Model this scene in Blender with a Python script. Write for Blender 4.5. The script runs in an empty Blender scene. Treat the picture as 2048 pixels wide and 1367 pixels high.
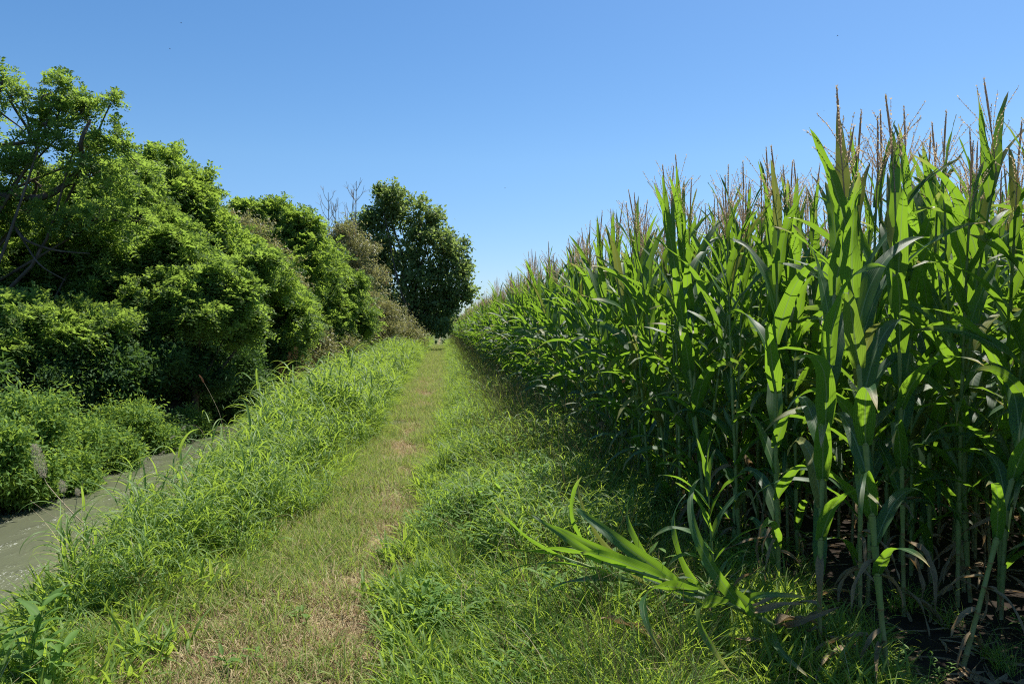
import bpy, math, random
import numpy as np
from mathutils import Vector, Matrix, Euler

rad = math.radians
sc = bpy.context.scene
COL = sc.collection
PI = math.pi

# ------------------------------------------------------------------ camera
YAW, PITCH, CAMZ = rad(5.37), rad(0.92), 1.65
LENS = 26.0
cam = bpy.data.objects.new('camera', bpy.data.cameras.new('camera'))
COL.objects.link(cam)
cam.data.lens = LENS; cam.data.sensor_width = 36.0
cam.data.clip_start = 0.05; cam.data.clip_end = 6000
cam.location = (0, 0, CAMZ)
cam.rotation_euler = (rad(90) - PITCH, 0, -YAW)
sc.camera = cam

# ------------------------------------------------------------------ sky, sun, exposure
SUN_EL, SUN_AZ = rad(61), rad(45)          # azimuth clockwise from the path direction (+Y)
w = bpy.data.worlds.new("World"); sc.world = w; w.use_nodes = True
nt = w.node_tree
sky = nt.nodes.new('ShaderNodeTexSky'); sky.sky_type = 'NISHITA'; sky.sun_disc = False
sky.sun_elevation = SUN_EL; sky.sun_rotation = SUN_AZ
sky.altitude = 0; sky.air_density = 1.0; sky.dust_density = 0.45; sky.ozone_density = 3.0
bg = nt.nodes['Background']; bg.inputs['Strength'].default_value = 0.088
hs = nt.nodes.new('ShaderNodeHueSaturation'); hs.inputs['Saturation'].default_value = 1.25
nt.links.new(sky.outputs[0], hs.inputs['Color'])
tcn = nt.nodes.new('ShaderNodeTexCoord'); sx = nt.nodes.new('ShaderNodeSeparateXYZ'); nt.links.new(tcn.outputs['Generated'], sx.inputs[0])
rp = nt.nodes.new('ShaderNodeValToRGB'); rp.color_ramp.elements[0].color = (.62, .74, .98, 1); rp.color_ramp.elements[1].color = (1, 1, 1, 1)   # hazier blue towards the horizon
rp.color_ramp.elements[0].position = 0.0; rp.color_ramp.elements[1].position = .22
mu = nt.nodes.new('ShaderNodeMix'); mu.data_type = 'RGBA'; mu.blend_type = 'MULTIPLY'; mu.inputs[0].default_value = 1
nt.links.new(sx.outputs[2], rp.inputs[0]); nt.links.new(hs.outputs[0], mu.inputs[6]); nt.links.new(rp.outputs[0], mu.inputs[7]); nt.links.new(mu.outputs[2], bg.inputs['Color'])
sun = bpy.data.objects.new('sun', bpy.data.lights.new('sun', 'SUN'))
COL.objects.link(sun)
sun.data.energy = 5.0; sun.data.angle = rad(0.53); sun.data.color = (1.0, 0.95, 0.86)
sv = Vector((math.sin(SUN_AZ) * math.cos(SUN_EL), math.cos(SUN_AZ) * math.cos(SUN_EL), math.sin(SUN_EL)))
sun.rotation_euler = sv.to_track_quat('Z', 'Y').to_euler()
sc.view_settings.view_transform = 'Standard'; sc.view_settings.look = 'None'
sc.view_settings.gamma = 1.0; sc.view_settings.exposure = 0.74
sc.cycles.max_bounces = 8; sc.cycles.diffuse_bounces = 4; sc.cycles.glossy_bounces = 2
sc.cycles.transmission_bounces = 4; sc.cycles.transparent_max_bounces = 8
sc.cycles.caustics_reflective = False; sc.cycles.caustics_refractive = False
sc.cycles.sample_clamp_indirect = 2.0; sc.cycles.sample_clamp_direct = 12.0
sc.cycles.filter_width = 1.1; sc.cycles.use_denoising = False

_cy, _sy, _cp, _sp = math.cos(YAW), math.sin(YAW), math.cos(PITCH), math.sin(PITCH)
FW = np.array([_sy * _cp, _cy * _cp, -_sp]); RT = np.array([_cy, -_sy, 0.0]); UP = np.cross(RT, FW)
FPX = LENS / 36.0 * 2048
def P(px, py, d):
    """a world point d metres ahead, seen at that bearing"""
    return np.array([0, 0, CAMZ]) + d * (FW + RT * (px - 1024) / FPX - UP * (py - 683.5) / FPX)

# ------------------------------------------------------------------ helpers
def link(o, parent=None):
    COL.objects.link(o)
    if parent is not None: o.parent = parent
    return o
def tag(o, label=None, cat=None, group=None, kind=None):
    if label: o['label'] = label
    if cat: o['category'] = cat
    if group: o['group'] = group
    if kind: o['kind'] = kind
    return o
def empty(name, loc=(0, 0, 0), rot=(0, 0, 0)):
    o = bpy.data.objects.new(name, None); o.empty_display_size = 0.1
    o.location = loc; o.rotation_euler = rot
    return link(o)

class MB:
    """collects quads with a per-vertex attribute (across, along, random)"""
    def __init__(s): s.v = []; s.q = []; s.a = []; s.m = []; s.n = 0
    def add(s, v, q, a, mi=0):
        v = np.asarray(v, float).reshape(-1, 3); q = np.asarray(q, int).reshape(-1, 4)
        s.v.append(v); s.q.append(q + s.n); s.a.append(np.asarray(a, float).reshape(-1, 3))
        s.m.append(np.full(len(q), mi, int)); s.n += len(v)
        return s
    def merge(s, o, mi=0, M=None):
        for v, a in zip(o.v, o.a): pass
        if o.n == 0: return s
        V = np.concatenate(o.v)
        if M is not None: V = V @ M[:3, :3].T + M[:3, 3]
        s.add(V, np.concatenate(o.q), np.concatenate(o.a), mi)
        return s
    def mesh(s, name, mats, smooth=True):
        V = np.concatenate(s.v); Q = np.concatenate(s.q); A = np.concatenate(s.a); Mi = np.concatenate(s.m)
        me = bpy.data.meshes.new(name)
        me.vertices.add(len(V)); me.vertices.foreach_set('co', V.astype(np.float32).ravel())
        me.loops.add(Q.size); me.loops.foreach_set('vertex_index', Q.astype(np.int32).ravel())
        me.polygons.add(len(Q)); me.polygons.foreach_set('loop_start', np.arange(0, Q.size, 4, dtype=np.int32))
        me.polygons.foreach_set('loop_total', np.full(len(Q), 4, np.int32))
        at = me.attributes.new('lf', 'FLOAT_VECTOR', 'POINT'); at.data.foreach_set('vector', A.astype(np.float32).ravel())
        for m in mats: me.materials.append(m)
        me.polygons.foreach_set('material_index', Mi.astype(np.int32))
        me.polygons.foreach_set('use_smooth', np.full(len(Q), smooth, bool))
        me.update(calc_edges=True); me.validate()
        return me
    def obj(s, name, mats, parent=None, smooth=True):
        return link(bpy.data.objects.new(name, s.mesh(name, mats, smooth)), parent)

def arr(x, n): return np.broadcast_to(np.asarray(x, float), (n,)).copy()
def grid_q(N, R, K):
    i = np.arange(R - 1)[:, None] * K + np.arange(K - 1)[None, :]
    q = np.stack([i, i + 1, i + K + 1, i + K], -1).reshape(-1, 4)
    return (q[None] + (np.arange(N) * R * K)[:, None, None]).reshape(-1, 4)
def prof(kind, t):
    if kind == 'corn': return np.minimum(1, 0.5 + 2.6 * t) * np.clip(1 - t, 0.0, 1) ** 0.62 * 1.12 * (1 - 0.12 * t) + .012
    if kind == 'lance': return np.sin(PI * np.clip(t, 0, 1) ** 0.8) ** 0.85 * 0.97 + .03
    return np.minimum(1, 0.55 + 2 * t) * np.clip(1 - t, 0, 1) ** 0.7 + .02
def blades(rng, base, az, el, L, W, droop, S=6, K=3, fold=.25, wave=0., twist=0., sway=0., kind='grass', pw=1.3, tint=None):
    base = np.asarray(base, float).reshape(-1, 3); N = len(base)
    az, el, L, W, droop, twist, sway = [arr(x, N)[:, None] for x in (az, el, L, W, droop, twist, sway)]
    t = np.linspace(0, 1, S + 1)[None]
    e = el - droop * t ** pw; a = az + sway * t
    D = np.stack([np.cos(e) * np.cos(a), np.cos(e) * np.sin(a), np.sin(e)], -1)
    mid = (D[:, 1:] + D[:, :-1]) / 2 * (L / S)[..., None]
    pos = np.concatenate([np.zeros((N, 1, 3)), np.cumsum(mid, 1)], 1) + base[:, None]
    side = np.stack([-np.sin(a), np.cos(a), np.zeros_like(a)], -1)
    nn = np.cross(D, side)
    tw = (twist * t)[..., None]
    side, nn = side * np.cos(tw) + nn * np.sin(tw), nn * np.cos(tw) - side * np.sin(tw)
    u = np.linspace(-1, 1, K)
    wd = W * prof(kind, t)
    ph = rng.random((N, 1, 1)) * 6.28; fr = 7 + 5 * rng.random((N, 1, 1))
    off_s = wd[..., None] * u / 2
    off_n = np.abs(u) * fold * wd[..., None] / 2 + wave * W[..., None] * np.abs(u) * np.sin(fr * t[..., None] * 1.6 + ph + (u > 0) * 1.7)
    V = pos[:, :, None] + side[:, :, None] * off_s[..., None] + nn[:, :, None] * off_n[..., None]
    if tint is None: tint = rng.random(N)
    A = np.zeros((N, S + 1, K, 3)); A[..., 0] = u; A[..., 1] = t[..., None]; A[..., 2] = arr(tint, N)[:, None, None]
    return V.reshape(-1, 3), grid_q(N, S + 1, K), A.reshape(-1, 3)
def norm(v): return v / np.maximum(np.linalg.norm(v, axis=-1, keepdims=True), 1e-9)
def diamonds(base, d, n, L, W, tint):
    d = norm(d); s = norm(np.cross(d, n)); N = len(base)
    L = arr(L, N)[:, None]; W = arr(W, N)[:, None]
    V = np.stack([base, base + d * L * .42 + s * W / 2, base + d * L, base + d * L * .42 - s * W / 2], 1)
    A = np.zeros((N, 4, 3)); A[:, 1, 0] = 1; A[:, 3, 0] = -1; A[:, 2, 1] = 1; A[:, (1, 3), 1] = .45; A[..., 2] = arr(tint, N)[:, None]
    return V.reshape(-1, 3), np.arange(4 * N).reshape(-1, 4), A.reshape(-1, 3)
def tube(pts, r, sides=6, tint=.5):
    pts = np.asarray(pts, float); n = len(pts); r = arr(r, n)
    d = norm(np.gradient(pts, axis=0)); ref = np.array([0.31, 0.87, 0.38])
    s = norm(np.cross(d, ref)); t = np.cross(d, s)
    a = np.linspace(0, 2 * PI, sides, endpoint=False)
    V = pts[:, None] + r[:, None, None] * (np.cos(a)[None, :, None] * s[:, None] + np.sin(a)[None, :, None] * t[:, None])
    i = np.arange(n - 1)[:, None] * sides; j = np.arange(sides)[None]; k = (j + 1) % sides
    q = np.stack([i + j, i + k, i + k + sides, i + j + sides], -1).reshape(-1, 4)
    A = np.zeros((n, sides, 3)); A[..., 0] = np.cos(a); A[..., 1] = np.linspace(0, 1, n)[:, None]; A[..., 2] = tint
    return V.reshape(-1, 3), q, A.reshape(-1, 3)
def smooth_path(cp, n):
    cp = np.asarray(cp, float); m = len(cp); out = []
    P4 = np.concatenate([[2 * cp[0] - cp[1]], cp, [2 * cp[-1] - cp[-2]]])
    for x in np.linspace(0, m - 1 - 1e-6, n):
        i = int(x); t = x - i; a, b, c, d = P4[i:i + 4]
        out.append(.5 * (2 * b + (c - a) * t + (2 * a - 5 * b + 4 * c - d) * t * t + (3 * b - a - 3 * c + d) * t ** 3))
    return np.array(out)

# value noise, for layout only
_nr = np.random.default_rng(5).random((64, 64))
def vnoise(x, y, s=1.0):
    x = np.asarray(x, float) / s; y = np.asarray(y, float) / s
    xi = np.floor(x).astype(int); yi = np.floor(y).astype(int); fx = x - xi; fy = y - yi
    fx = fx * fx * (3 - 2 * fx); fy = fy * fy * (3 - 2 * fy)
    g = lambda i, j: _nr[i % 64, j % 64]
    return (g(xi, yi) * (1 - fx) + g(xi + 1, yi) * fx) * (1 - fy) + (g(xi, yi + 1) * (1 - fx) + g(xi + 1, yi + 1) * fx) * fy

# ------------------------------------------------------------------ materials
def new_mat(name):
    m = bpy.data.materials.new(name); m.use_nodes = True; m.node_tree.nodes.clear(); return m
class N:
    def __init__(s, m): s.t = m.node_tree
    def __call__(s, typ, ins=None, **kw):
        n = s.t.nodes.new('ShaderNode' + typ)
        for k, v in kw.items(): setattr(n, k, v)
        for k, v in (ins or {}).items():
            if isinstance(v, bpy.types.NodeSocket): s.t.links.new(v, n.inputs[k])
            else: n.inputs[k].default_value = v
        return n
    def mix(s, f, a, b, mode='MIX'):
        n = s.t.nodes.new('ShaderNodeMix'); n.data_type = 'RGBA'; n.blend_type = mode
        for i, v in ((0, f), (6, a), (7, b)):
            if isinstance(v, bpy.types.NodeSocket): s.t.links.new(v, n.inputs[i])
            else: n.inputs[i].default_value = v if i == 0 else (*v[:3], 1)
        return n.outputs[2]
    def math(s, op, a, b=0.0, c=0.0, clamp=False):
        n = s.t.nodes.new('ShaderNodeMath'); n.operation = op; n.use_clamp = clamp
        for i, v in ((0, a), (1, b), (2, c)):
            if isinstance(v, bpy.types.NodeSocket): s.t.links.new(v, n.inputs[i])
            else: n.inputs[i].default_value = v
        return n.outputs[0]
    def ramp(s, f, stops):
        n = s.t.nodes.new('ShaderNodeValToRGB'); e = n.color_ramp.elements
        while len(e) < len(stops): e.new(0.5)
        for el, (p, c) in zip(e, stops): el.position = p; el.color = (*c, 1) if len(c) == 3 else c
        s.t.links.new(f, n.inputs[0]); return n.outputs[0]

def leaf_mat(name, dark, light, trans, tw=.42, rough=.45, spec=.5, rib=None, ribw=.16, veins=0., dry=None, dryamt=0., inst=False, scale=1.2, tip=None):
    m = new_mat(name); n = N(m)
    at = n('Attribute', attribute_name='lf'); sep = n('SeparateXYZ', {0: at.outputs['Vector']})
    u, v, r = sep.outputs
    geo = n('NewGeometry')
    noi = n('TexNoise', {'Vector': geo.outputs['Position'], 'Scale': scale, 'Detail': 2.0})
    f = n.math('ADD', n.math('MULTIPLY', r, .55), n.math('MULTIPLY', n.math('SUBTRACT', noi.outputs[0], .3), .8), clamp=True)
    if inst:
        oi = n('ObjectInfo'); f = n.math('ADD', n.math('MULTIPLY', f, .6), n.math('MULTIPLY', oi.outputs['Random'], .4))
    col = n.mix(f, dark, light); tc = n.mix(f, [c * .75 for c in trans], [min(1, c * 1.2) for c in trans])
    if dry:
        k = n.ramp(r, [(1 - dryamt, (0, 0, 0)), (min(1, 1 - dryamt + .04), (1, 1, 1))])
        col = n.mix(k, col, dry); tc = n.mix(k, tc, [c * .8 for c in dry])
    au = n.math('ABSOLUTE', u)
    if veins:
        st = n.math('SINE', n.math('MULTIPLY', u, 34.0)); st = n.math('MULTIPLY_ADD', st, .5, .5)
        col = n.mix(n.math('MULTIPLY', st, veins), col, [c * .55 for c in dark])
        tc = n.mix(n.math('MULTIPLY', st, veins), tc, [c * .45 for c in trans])
    if rib:
        k = n.ramp(au, [(0.0, (1, 1, 1)), (ribw, (0, 0, 0))])
        col = n.mix(n.math('MULTIPLY', k, .8), col, rib)
        tc = n.mix(n.math('MULTIPLY', k, .7), tc, [c * .6 for c in rib])
    if tip:
        k = n.math('MULTIPLY', n.ramp(v, [(.80, (0, 0, 0)), (.97, (1, 1, 1))]), n.ramp(noi.outputs[0], [(.45, (0, 0, 0)), (.6, (1, 1, 1))]))
        col = n.mix(k, col, tip); tc = n.mix(k, tc, tip)
    ins = {'Base Color': col, 'Roughness': rough, 'Specular IOR Level': spec}
    if veins:
        bp = n('Bump', {'Height': st, 'Strength': .25, 'Distance': .002}); ins['Normal'] = bp.outputs[0]
    p = n('BsdfPrincipled', ins)
    t = n('BsdfTranslucent', {'Color': tc})
    mx = n('MixShader', {0: tw, 1: p.outputs[0], 2: t.outputs[0]})
    o = n('OutputMaterial', {'Surface': mx.outputs[0]})
    return m
def solid(name, a, b, rough=.8, scale=8., bump=.3, spec=.3, stretch=(1, 1, 1), dist=.01):
    m = new_mat(name); n = N(m)
    g = n('NewGeometry'); mp = n('Mapping', {'Vector': g.outputs['Position'], 'Scale': stretch})
    t = n('TexNoise', {'Vector': mp.outputs[0], 'Scale': scale, 'Detail': 6.0, 'Roughness': .65})
    f = n.ramp(t.outputs[0], [(.3, (0, 0, 0)), (.7, (1, 1, 1))])
    bp = n('Bump', {'Height': t.outputs[0], 'Strength': bump, 'Distance': dist})
    p = n('BsdfPrincipled', {'Base Color': n.mix(f, a, b), 'Roughness': rough, 'Specular IOR Level': spec, 'Normal': bp.outputs[0]})
    n('OutputMaterial', {'Surface': p.outputs[0]})
    return m

M = {}
M['corn'] = leaf_mat('corn_leaf', (.026, .085, .030), (.052, .135, .040), (.30, .54, .03), tw=.43, rough=.47, spec=.42, rib=(.30, .40, .18), ribw=.12, veins=.4, tip=(.40, .33, .12), dry=(.26, .27, .06), dryamt=.07)
M['corn_dry'] = leaf_mat('dry_leaves', (.22, .16, .09), (.42, .33, .20), (.32, .21, .09), tw=.3, rough=.7, spec=.2, veins=.3)
M['stalk'] = None
M['tassel'] = leaf_mat('tassel', (.55, .38, .27), (.72, .58, .38), (.7, .55, .36), tw=.5, rough=.8, spec=.2)
M['silk'] = leaf_mat('silk', (.10, .03, .02), (.22, .09, .04), (.2, .08, .03), tw=.2, rough=.7, spec=.2)
M['husk'] = leaf_mat('husk', (.11, .19, .06), (.20, .30, .10), (.2, .35, .05), tw=.25, rough=.5, veins=.3)
M['grass'] = leaf_mat('verge_grass', (.085, .175, .03), (.18, .28, .05), (.42, .58, .055), tw=.48, rough=.55, spec=.3, rib=(.26, .36, .16), ribw=.2, dry=(.33, .27, .13), dryamt=.05, inst=True)
M['sorghum'] = leaf_mat('tall_grass', (.08, .17, .032), (.165, .265, .05), (.40, .57, .055), tw=.48, rough=.5, spec=.35, rib=(.30, .40, .22), ribw=.22, dry=(.36, .30, .15), dryamt=.02, inst=True)
M['short'] = leaf_mat('short_grass', (.13, .20, .04), (.26, .33, .08), (.40, .52, .08), tw=.38, rough=.6, spec=.3, dry=(.42, .34, .17), dryamt=.27, inst=True)
M['straw'] = leaf_mat('straw', (.34, .27, .13), (.58, .49, .27), (.45, .34, .15), tw=.2, rough=.7, dry=(.24, .13, .07), dryamt=.3, inst=True)
M['herb'] = leaf_mat('herb', (.08, .17, .036), (.15, .26, .055), (.34, .54, .06), tw=.42, rough=.6, spec=.25, inst=True)

m = new_mat('corn_stalk'); n = N(m)
at = n('Attribute', attribute_name='lf'); sep = n('SeparateXYZ', {0: at.outputs['Vector']})
g = n('NewGeometry'); tn = n('TexNoise', {'Vector': g.outputs['Position'], 'Scale': 30.0, 'Detail': 3.0})
c = n.mix(tn.outputs[0], (.12, .18, .045), (.24, .30, .10))
k = n.ramp(sep.outputs[2], [(.55, (0, 0, 0)), (.9, (1, 1, 1))])
c = n.mix(k, c, (.17, .11, .04))
low = n.ramp(sep.outputs[1], [(.0, (1, 1, 1)), (.28, (0, 0, 0))])
c = n.mix(n.math('MULTIPLY', low, .55), c, (.27, .21, .10))
p = n('BsdfPrincipled', {'Base Color': c, 'Roughness': .45, 'Specular IOR Level': .4, 'Subsurface Weight': .0})
n('OutputMaterial', {'Surface': p.outputs[0]})
M['stalk'] = m
M['bark'] = solid('bark', (.05, .04, .03), (.14, .11, .085), scale=9, bump=.9, stretch=(1, 1, .25), dist=.03)
M['deadwood'] = solid('dead_wood', (.20, .17, .14), (.36, .32, .27), scale=14, bump=.5)
M['drystem'] = solid('dry_stem', (.26, .20, .12), (.45, .38, .26), scale=30, bump=.3)

# ground: grass thatch, straw and bare soil, driven by world position and two layout attributes
m = new_mat('ground'); n = N(m)
g = n('NewGeometry'); pos = g.outputs['Position']
at = n('Attribute', attribute_name='lf'); sep = n('SeparateXYZ', {0: at.outputs['Vector']})
n1 = n('TexNoise', {'Vector': pos, 'Scale': 3.0, 'Detail': 8.0, 'Roughness': .7})
n2 = n('TexNoise', {'Vector': pos, 'Scale': 60.0, 'Detail': 4.0, 'Roughness': .7})
n3 = n('TexNoise', {'Vector': pos, 'Scale': .6, 'Detail': 4.0})
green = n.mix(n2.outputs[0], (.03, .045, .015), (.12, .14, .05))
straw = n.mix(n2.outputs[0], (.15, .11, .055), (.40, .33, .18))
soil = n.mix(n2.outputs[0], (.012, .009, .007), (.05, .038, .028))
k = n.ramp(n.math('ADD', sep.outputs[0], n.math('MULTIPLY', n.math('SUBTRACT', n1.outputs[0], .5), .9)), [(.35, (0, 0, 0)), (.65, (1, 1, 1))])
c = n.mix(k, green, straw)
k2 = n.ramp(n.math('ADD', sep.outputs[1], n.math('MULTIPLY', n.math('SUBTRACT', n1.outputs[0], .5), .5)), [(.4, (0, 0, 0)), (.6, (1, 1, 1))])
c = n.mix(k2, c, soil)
bp = n('Bump', {'Height': n2.outputs[0], 'Strength': .8, 'Distance': .02})
p = n('BsdfPrincipled', {'Base Color': c, 'Roughness': .95, 'Specular IOR Level': .15, 'Normal': bp.outputs[0]})
n('OutputMaterial', {'Surface': p.outputs[0]})
M['ground'] = m

# turbid canal water
m = new_mat('water'); n = N(m)
g = n('NewGeometry'); pos = g.outputs['Position']
mp = n('Mapping', {'Vector': pos, 'Scale': (1.5, .55, 1)})
a1 = n('TexNoise', {'Vector': mp.outputs[0], 'Scale': 1.3, 'Detail': 3.0, 'Distortion': 1.2})
a2 = n('TexNoise', {'Vector': mp.outputs[0], 'Scale': 7.0, 'Detail': 4.0, 'Distortion': .8})
a3 = n('TexNoise', {'Vector': mp.outputs[0], 'Scale': 26.0, 'Detail': 2.0, 'Distortion': .3})
band = n.ramp(a1.outputs[0], [(.50, (.06, .06, .06)), (.66, (1, 1, 1))])
h = n.math('ADD', n.math('MULTIPLY', a2.outputs[0], .12), n.math('MULTIPLY', n.math('MULTIPLY', a3.outputs[0], band), .55))
h = n.math('ADD', h, n.math('MULTIPLY', a1.outputs[0], .2))
bp = n('Bump', {'Height': h, 'Strength': .6, 'Distance': .045})
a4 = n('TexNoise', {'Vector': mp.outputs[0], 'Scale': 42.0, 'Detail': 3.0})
painted_glints = n.math('MULTIPLY', n.ramp(a4.outputs[0], [(.60, (0, 0, 0)), (.68, (1, 1, 1))]), n.ramp(a1.outputs[0], [(.51, (0, 0, 0)), (.60, (.9, .9, .9))]))  # white sun sparkles in streaks, painted into the water colour
cw = n.mix(painted_glints, n.mix(a1.outputs[0], (.098, .108, .066), (.135, .145, .092)), (.6, .62, .55))
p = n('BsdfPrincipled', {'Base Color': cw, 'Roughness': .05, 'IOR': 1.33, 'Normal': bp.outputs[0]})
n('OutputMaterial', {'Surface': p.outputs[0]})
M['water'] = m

# ------------------------------------------------------------------ terrain
WATER_Z = -0.80
def bank_l(y):   # lateral position where the near bank starts to fall, moves a little
    return -2.15 + .12 * np.sin(y * .33 + .5) + .1 * np.sin(y * .83)
def terr(x, y):
    x = np.asarray(x, float); y = np.asarray(y, float)
    bl = bank_l(y)
    def ss(a, b, t):
        t = np.clip((t - a) / (b - a), 0, 1); return t * t * (3 - 2 * t)
    z = -1.35 * ss(0, 1.75, bl - x)
    fb = -5.85 + .25 * np.sin(y * .4) + .15 * np.sin(y * 1.1 + 1)
    z = z + 1.35 * ss(0, 1.3, fb + .35 - x)
    near = np.exp(-((x) ** 2 + (y - 6) ** 2) / 900)
    z = z + near * ((vnoise(x, y, .9) - .5) * .07 + (vnoise(x + 9, y, .3) - .5) * .025)
    z = z + .05 * ss(.1, .6, x) - .03 * np.exp(-((x + .45) / .5) ** 2)       # worn hollow of the track
    return z
PATCHES = [(-1.35, 3.65, .40, 1.3), (-.85, 3.6, .34, 1.3), (-1.1, 4.3, .22, .7), (-.55, 4.5, .25, .75), (-.5, 5.4, .22, .6), (-.45, 6.4, .2, .5), (-1.75, 3.4, .2, .9), (-.55, 4.6, .45, .8), (-.9, 4.1, .45, .7), (-.2, 5.5, .28, .35), (-.35, 7.3, .28, .75), (-.3, 8.6, .25, .7),
           (-.42, 10.4, .3, .9), (-.5, 12.2, .25, .8), (-.75, 12.9, .3, .7), (-.55, 16.5, .32, .9), (-.6, 20, .4, .9), (-.5, 24, .5, .6)]
def dryness(x, y):
    d = np.zeros_like(np.asarray(x, float)) - .04 + .36 * (vnoise(x + 3, y * .6, .55) - .25)
    d = d + .50 * np.exp(-((x + .5 - .12 * np.sin(y * .5)) / .27) ** 2)
    for (a, b, r, s) in PATCHES:
        d = d + .55 * s * np.exp(-(((x - a) / r) ** 2 + ((y - b) / (r * 1.7)) ** 2))
    return np.clip(d, 0, 1)
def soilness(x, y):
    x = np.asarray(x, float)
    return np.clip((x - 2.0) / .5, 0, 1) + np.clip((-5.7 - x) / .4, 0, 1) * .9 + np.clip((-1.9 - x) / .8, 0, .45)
def axis(parts):
    out = []
    for a, b, s in parts: out += list(np.arange(a, b, s))
    return np.array(out + [parts[-1][1]])
xs = axis([(-1500, -60, 120), (-60, -12, 4), (-12, -7.5, .5), (-7.5, -1, .09), (-1, 3, .06), (3, 12, .5), (12, 60, 6), (60, 1500, 120)])
ys = axis([(-300, -20, 40), (-20, 2, 1), (2, 12, .07), (12, 40, .25), (40, 120, 2), (120, 3000, 120)])
X, Y = np.meshgrid(xs, ys, indexing='xy'); Z = terr(X, Y)
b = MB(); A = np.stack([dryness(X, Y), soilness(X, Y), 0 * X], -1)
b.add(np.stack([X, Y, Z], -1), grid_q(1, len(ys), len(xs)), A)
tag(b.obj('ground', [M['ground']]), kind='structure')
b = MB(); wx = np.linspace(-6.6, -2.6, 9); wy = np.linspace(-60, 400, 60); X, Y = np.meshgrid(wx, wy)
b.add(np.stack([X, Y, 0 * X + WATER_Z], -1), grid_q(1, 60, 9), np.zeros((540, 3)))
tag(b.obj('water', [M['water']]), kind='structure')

# ------------------------------------------------------------------ scattering (only for uncountable stuff)
def scatter(name, protos, pts, rz, scl, idx, tilt=None, label=None, cat=None, kind='stuff'):
    n = len(pts)
    me = bpy.data.meshes.new(name); me.vertices.add(n); me.vertices.foreach_set('co', np.asarray(pts, np.float32).ravel())
    rot = np.zeros((n, 3)); rot[:, 2] = rz
    if tilt is not None: rot[:, :2] = tilt
    me.attributes.new('rot', 'FLOAT_VECTOR', 'POINT').data.foreach_set('vector', rot.astype(np.float32).ravel())
    s3 = np.asarray(scl, np.float32); s3 = np.repeat(s3[:, None], 3, 1) if s3.ndim == 1 else s3
    me.attributes.new('scl', 'FLOAT_VECTOR', 'POINT').data.foreach_set('vector', s3.ravel())
    me.attributes.new('idx', 'INT', 'POINT').data.foreach_set('value', np.asarray(idx, np.int32))
    o = link(bpy.data.objects.new(name, me))
    c = bpy.data.collections.new(name + '_kinds')
    for i, p in enumerate(protos):
        q = bpy.data.objects.new('%s_kind_%02d' % (name, i), p); c.objects.link(q)
        for mt in p.materials:
            if mt.name not in [x.name for x in me.materials if x]: me.materials.append(mt)
    g = bpy.data.node_groups.new(name, 'GeometryNodeTree')
    g.interface.new_socket('Geometry', in_out='INPUT', socket_type='NodeSocketGeometry')
    g.interface.new_socket('Geometry', in_out='OUTPUT', socket_type='NodeSocketGeometry')
    nd = g.nodes; L = g.links
    gi = nd.new('NodeGroupInput'); go = nd.new('NodeGroupOutput')
    ci = nd.new('GeometryNodeCollectionInfo'); ci.inputs[0].default_value = c; ci.inputs['Separate Children'].default_value = True; ci.inputs['Reset Children'].default_value = True
    ip = nd.new('GeometryNodeInstanceOnPoints'); ip.inputs['Pick Instance'].default_value = True
    def na(nm, t):
        a = nd.new('GeometryNodeInputNamedAttribute'); a.data_type = t; a.inputs[0].default_value = nm; return a.outputs[0]
    e2r = nd.new('FunctionNodeEulerToRotation'); L.new(na('rot', 'FLOAT_VECTOR'), e2r.inputs[0])
    L.new(gi.outputs[0], ip.inputs['Points']); L.new(ci.outputs[0], ip.inputs['Instance'])
    L.new(na('idx', 'INT'), ip.inputs['Instance Index']); L.new(e2r.outputs[0], ip.inputs['Rotation']); L.new(na('scl', 'FLOAT_VECTOR'), ip.inputs['Scale'])
    L.new(ip.outputs[0], go.inputs[0])
    md = o.modifiers.new('scatter', 'NODES'); md.node_group = g
    return tag(o, label, cat, kind=kind)

# ------------------------------------------------------------------ grass prototypes
def patch_short(rng, n=170, size=.3, hmin=.03, hmax=.085, w=.0045, mat='short', flat=.5):
    b = MB(); r = size / 2 * np.sqrt(rng.random(n)) * 1.15; a = rng.random(n) * 6.28
    base = np.stack([r * np.cos(a), r * np.sin(a), np.full(n, -.01)], -1)
    L = rng.uniform(hmin, hmax, n) * 1.5
    b.add(*blades(rng, base, rng.random(n) * 6.28, rng.uniform(flat, 1.5, n), L, w * rng.uniform(.7, 1.4, n), rng.uniform(.2, 1.6, n), S=3, K=2, twist=rng.normal(0, .8, n)))
    return b.mesh('tuft', [M[mat]])
def patch_tall(rng, n=60, size=.3, h=(.18, .4), w=.009, mat='grass', stalks=0):
    b = MB(); r = size / 2 * np.sqrt(rng.random(n)); a = rng.random(n) * 6.28
    base = np.stack([r * np.cos(a), r * np.sin(a), np.full(n, -.02)], -1)
    L = rng.uniform(h[0], h[1], n) * 1.25
    b.add(*blades(rng, base, rng.random(n) * 6.28, rng.uniform(.8, 1.5, n), L, w * rng.uniform(.6, 1.5, n), rng.uniform(.3, 2.2, n), S=6, K=3, fold=.35, twist=rng.normal(0, .9, n), sway=rng.normal(0, .4, n), pw=1.6))
    for i in range(stalks):
        a = rng.random() * 6.28; p0 = np.array([rng.normal(0, size / 4), rng.normal(0, size / 4), 0]); H = h[1] * rng.uniform(1.1, 1.5)
        p = smooth_path([p0, p0 + [math.cos(a) * H * .08, math.sin(a) * H * .08, H * .6], p0 + [math.cos(a) * H * .3, math.sin(a) * H * .3, H]], 6)
        b.add(*tube(p, .0012, 3, .99))
    return b.mesh('tuft', [M[mat]])
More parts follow.
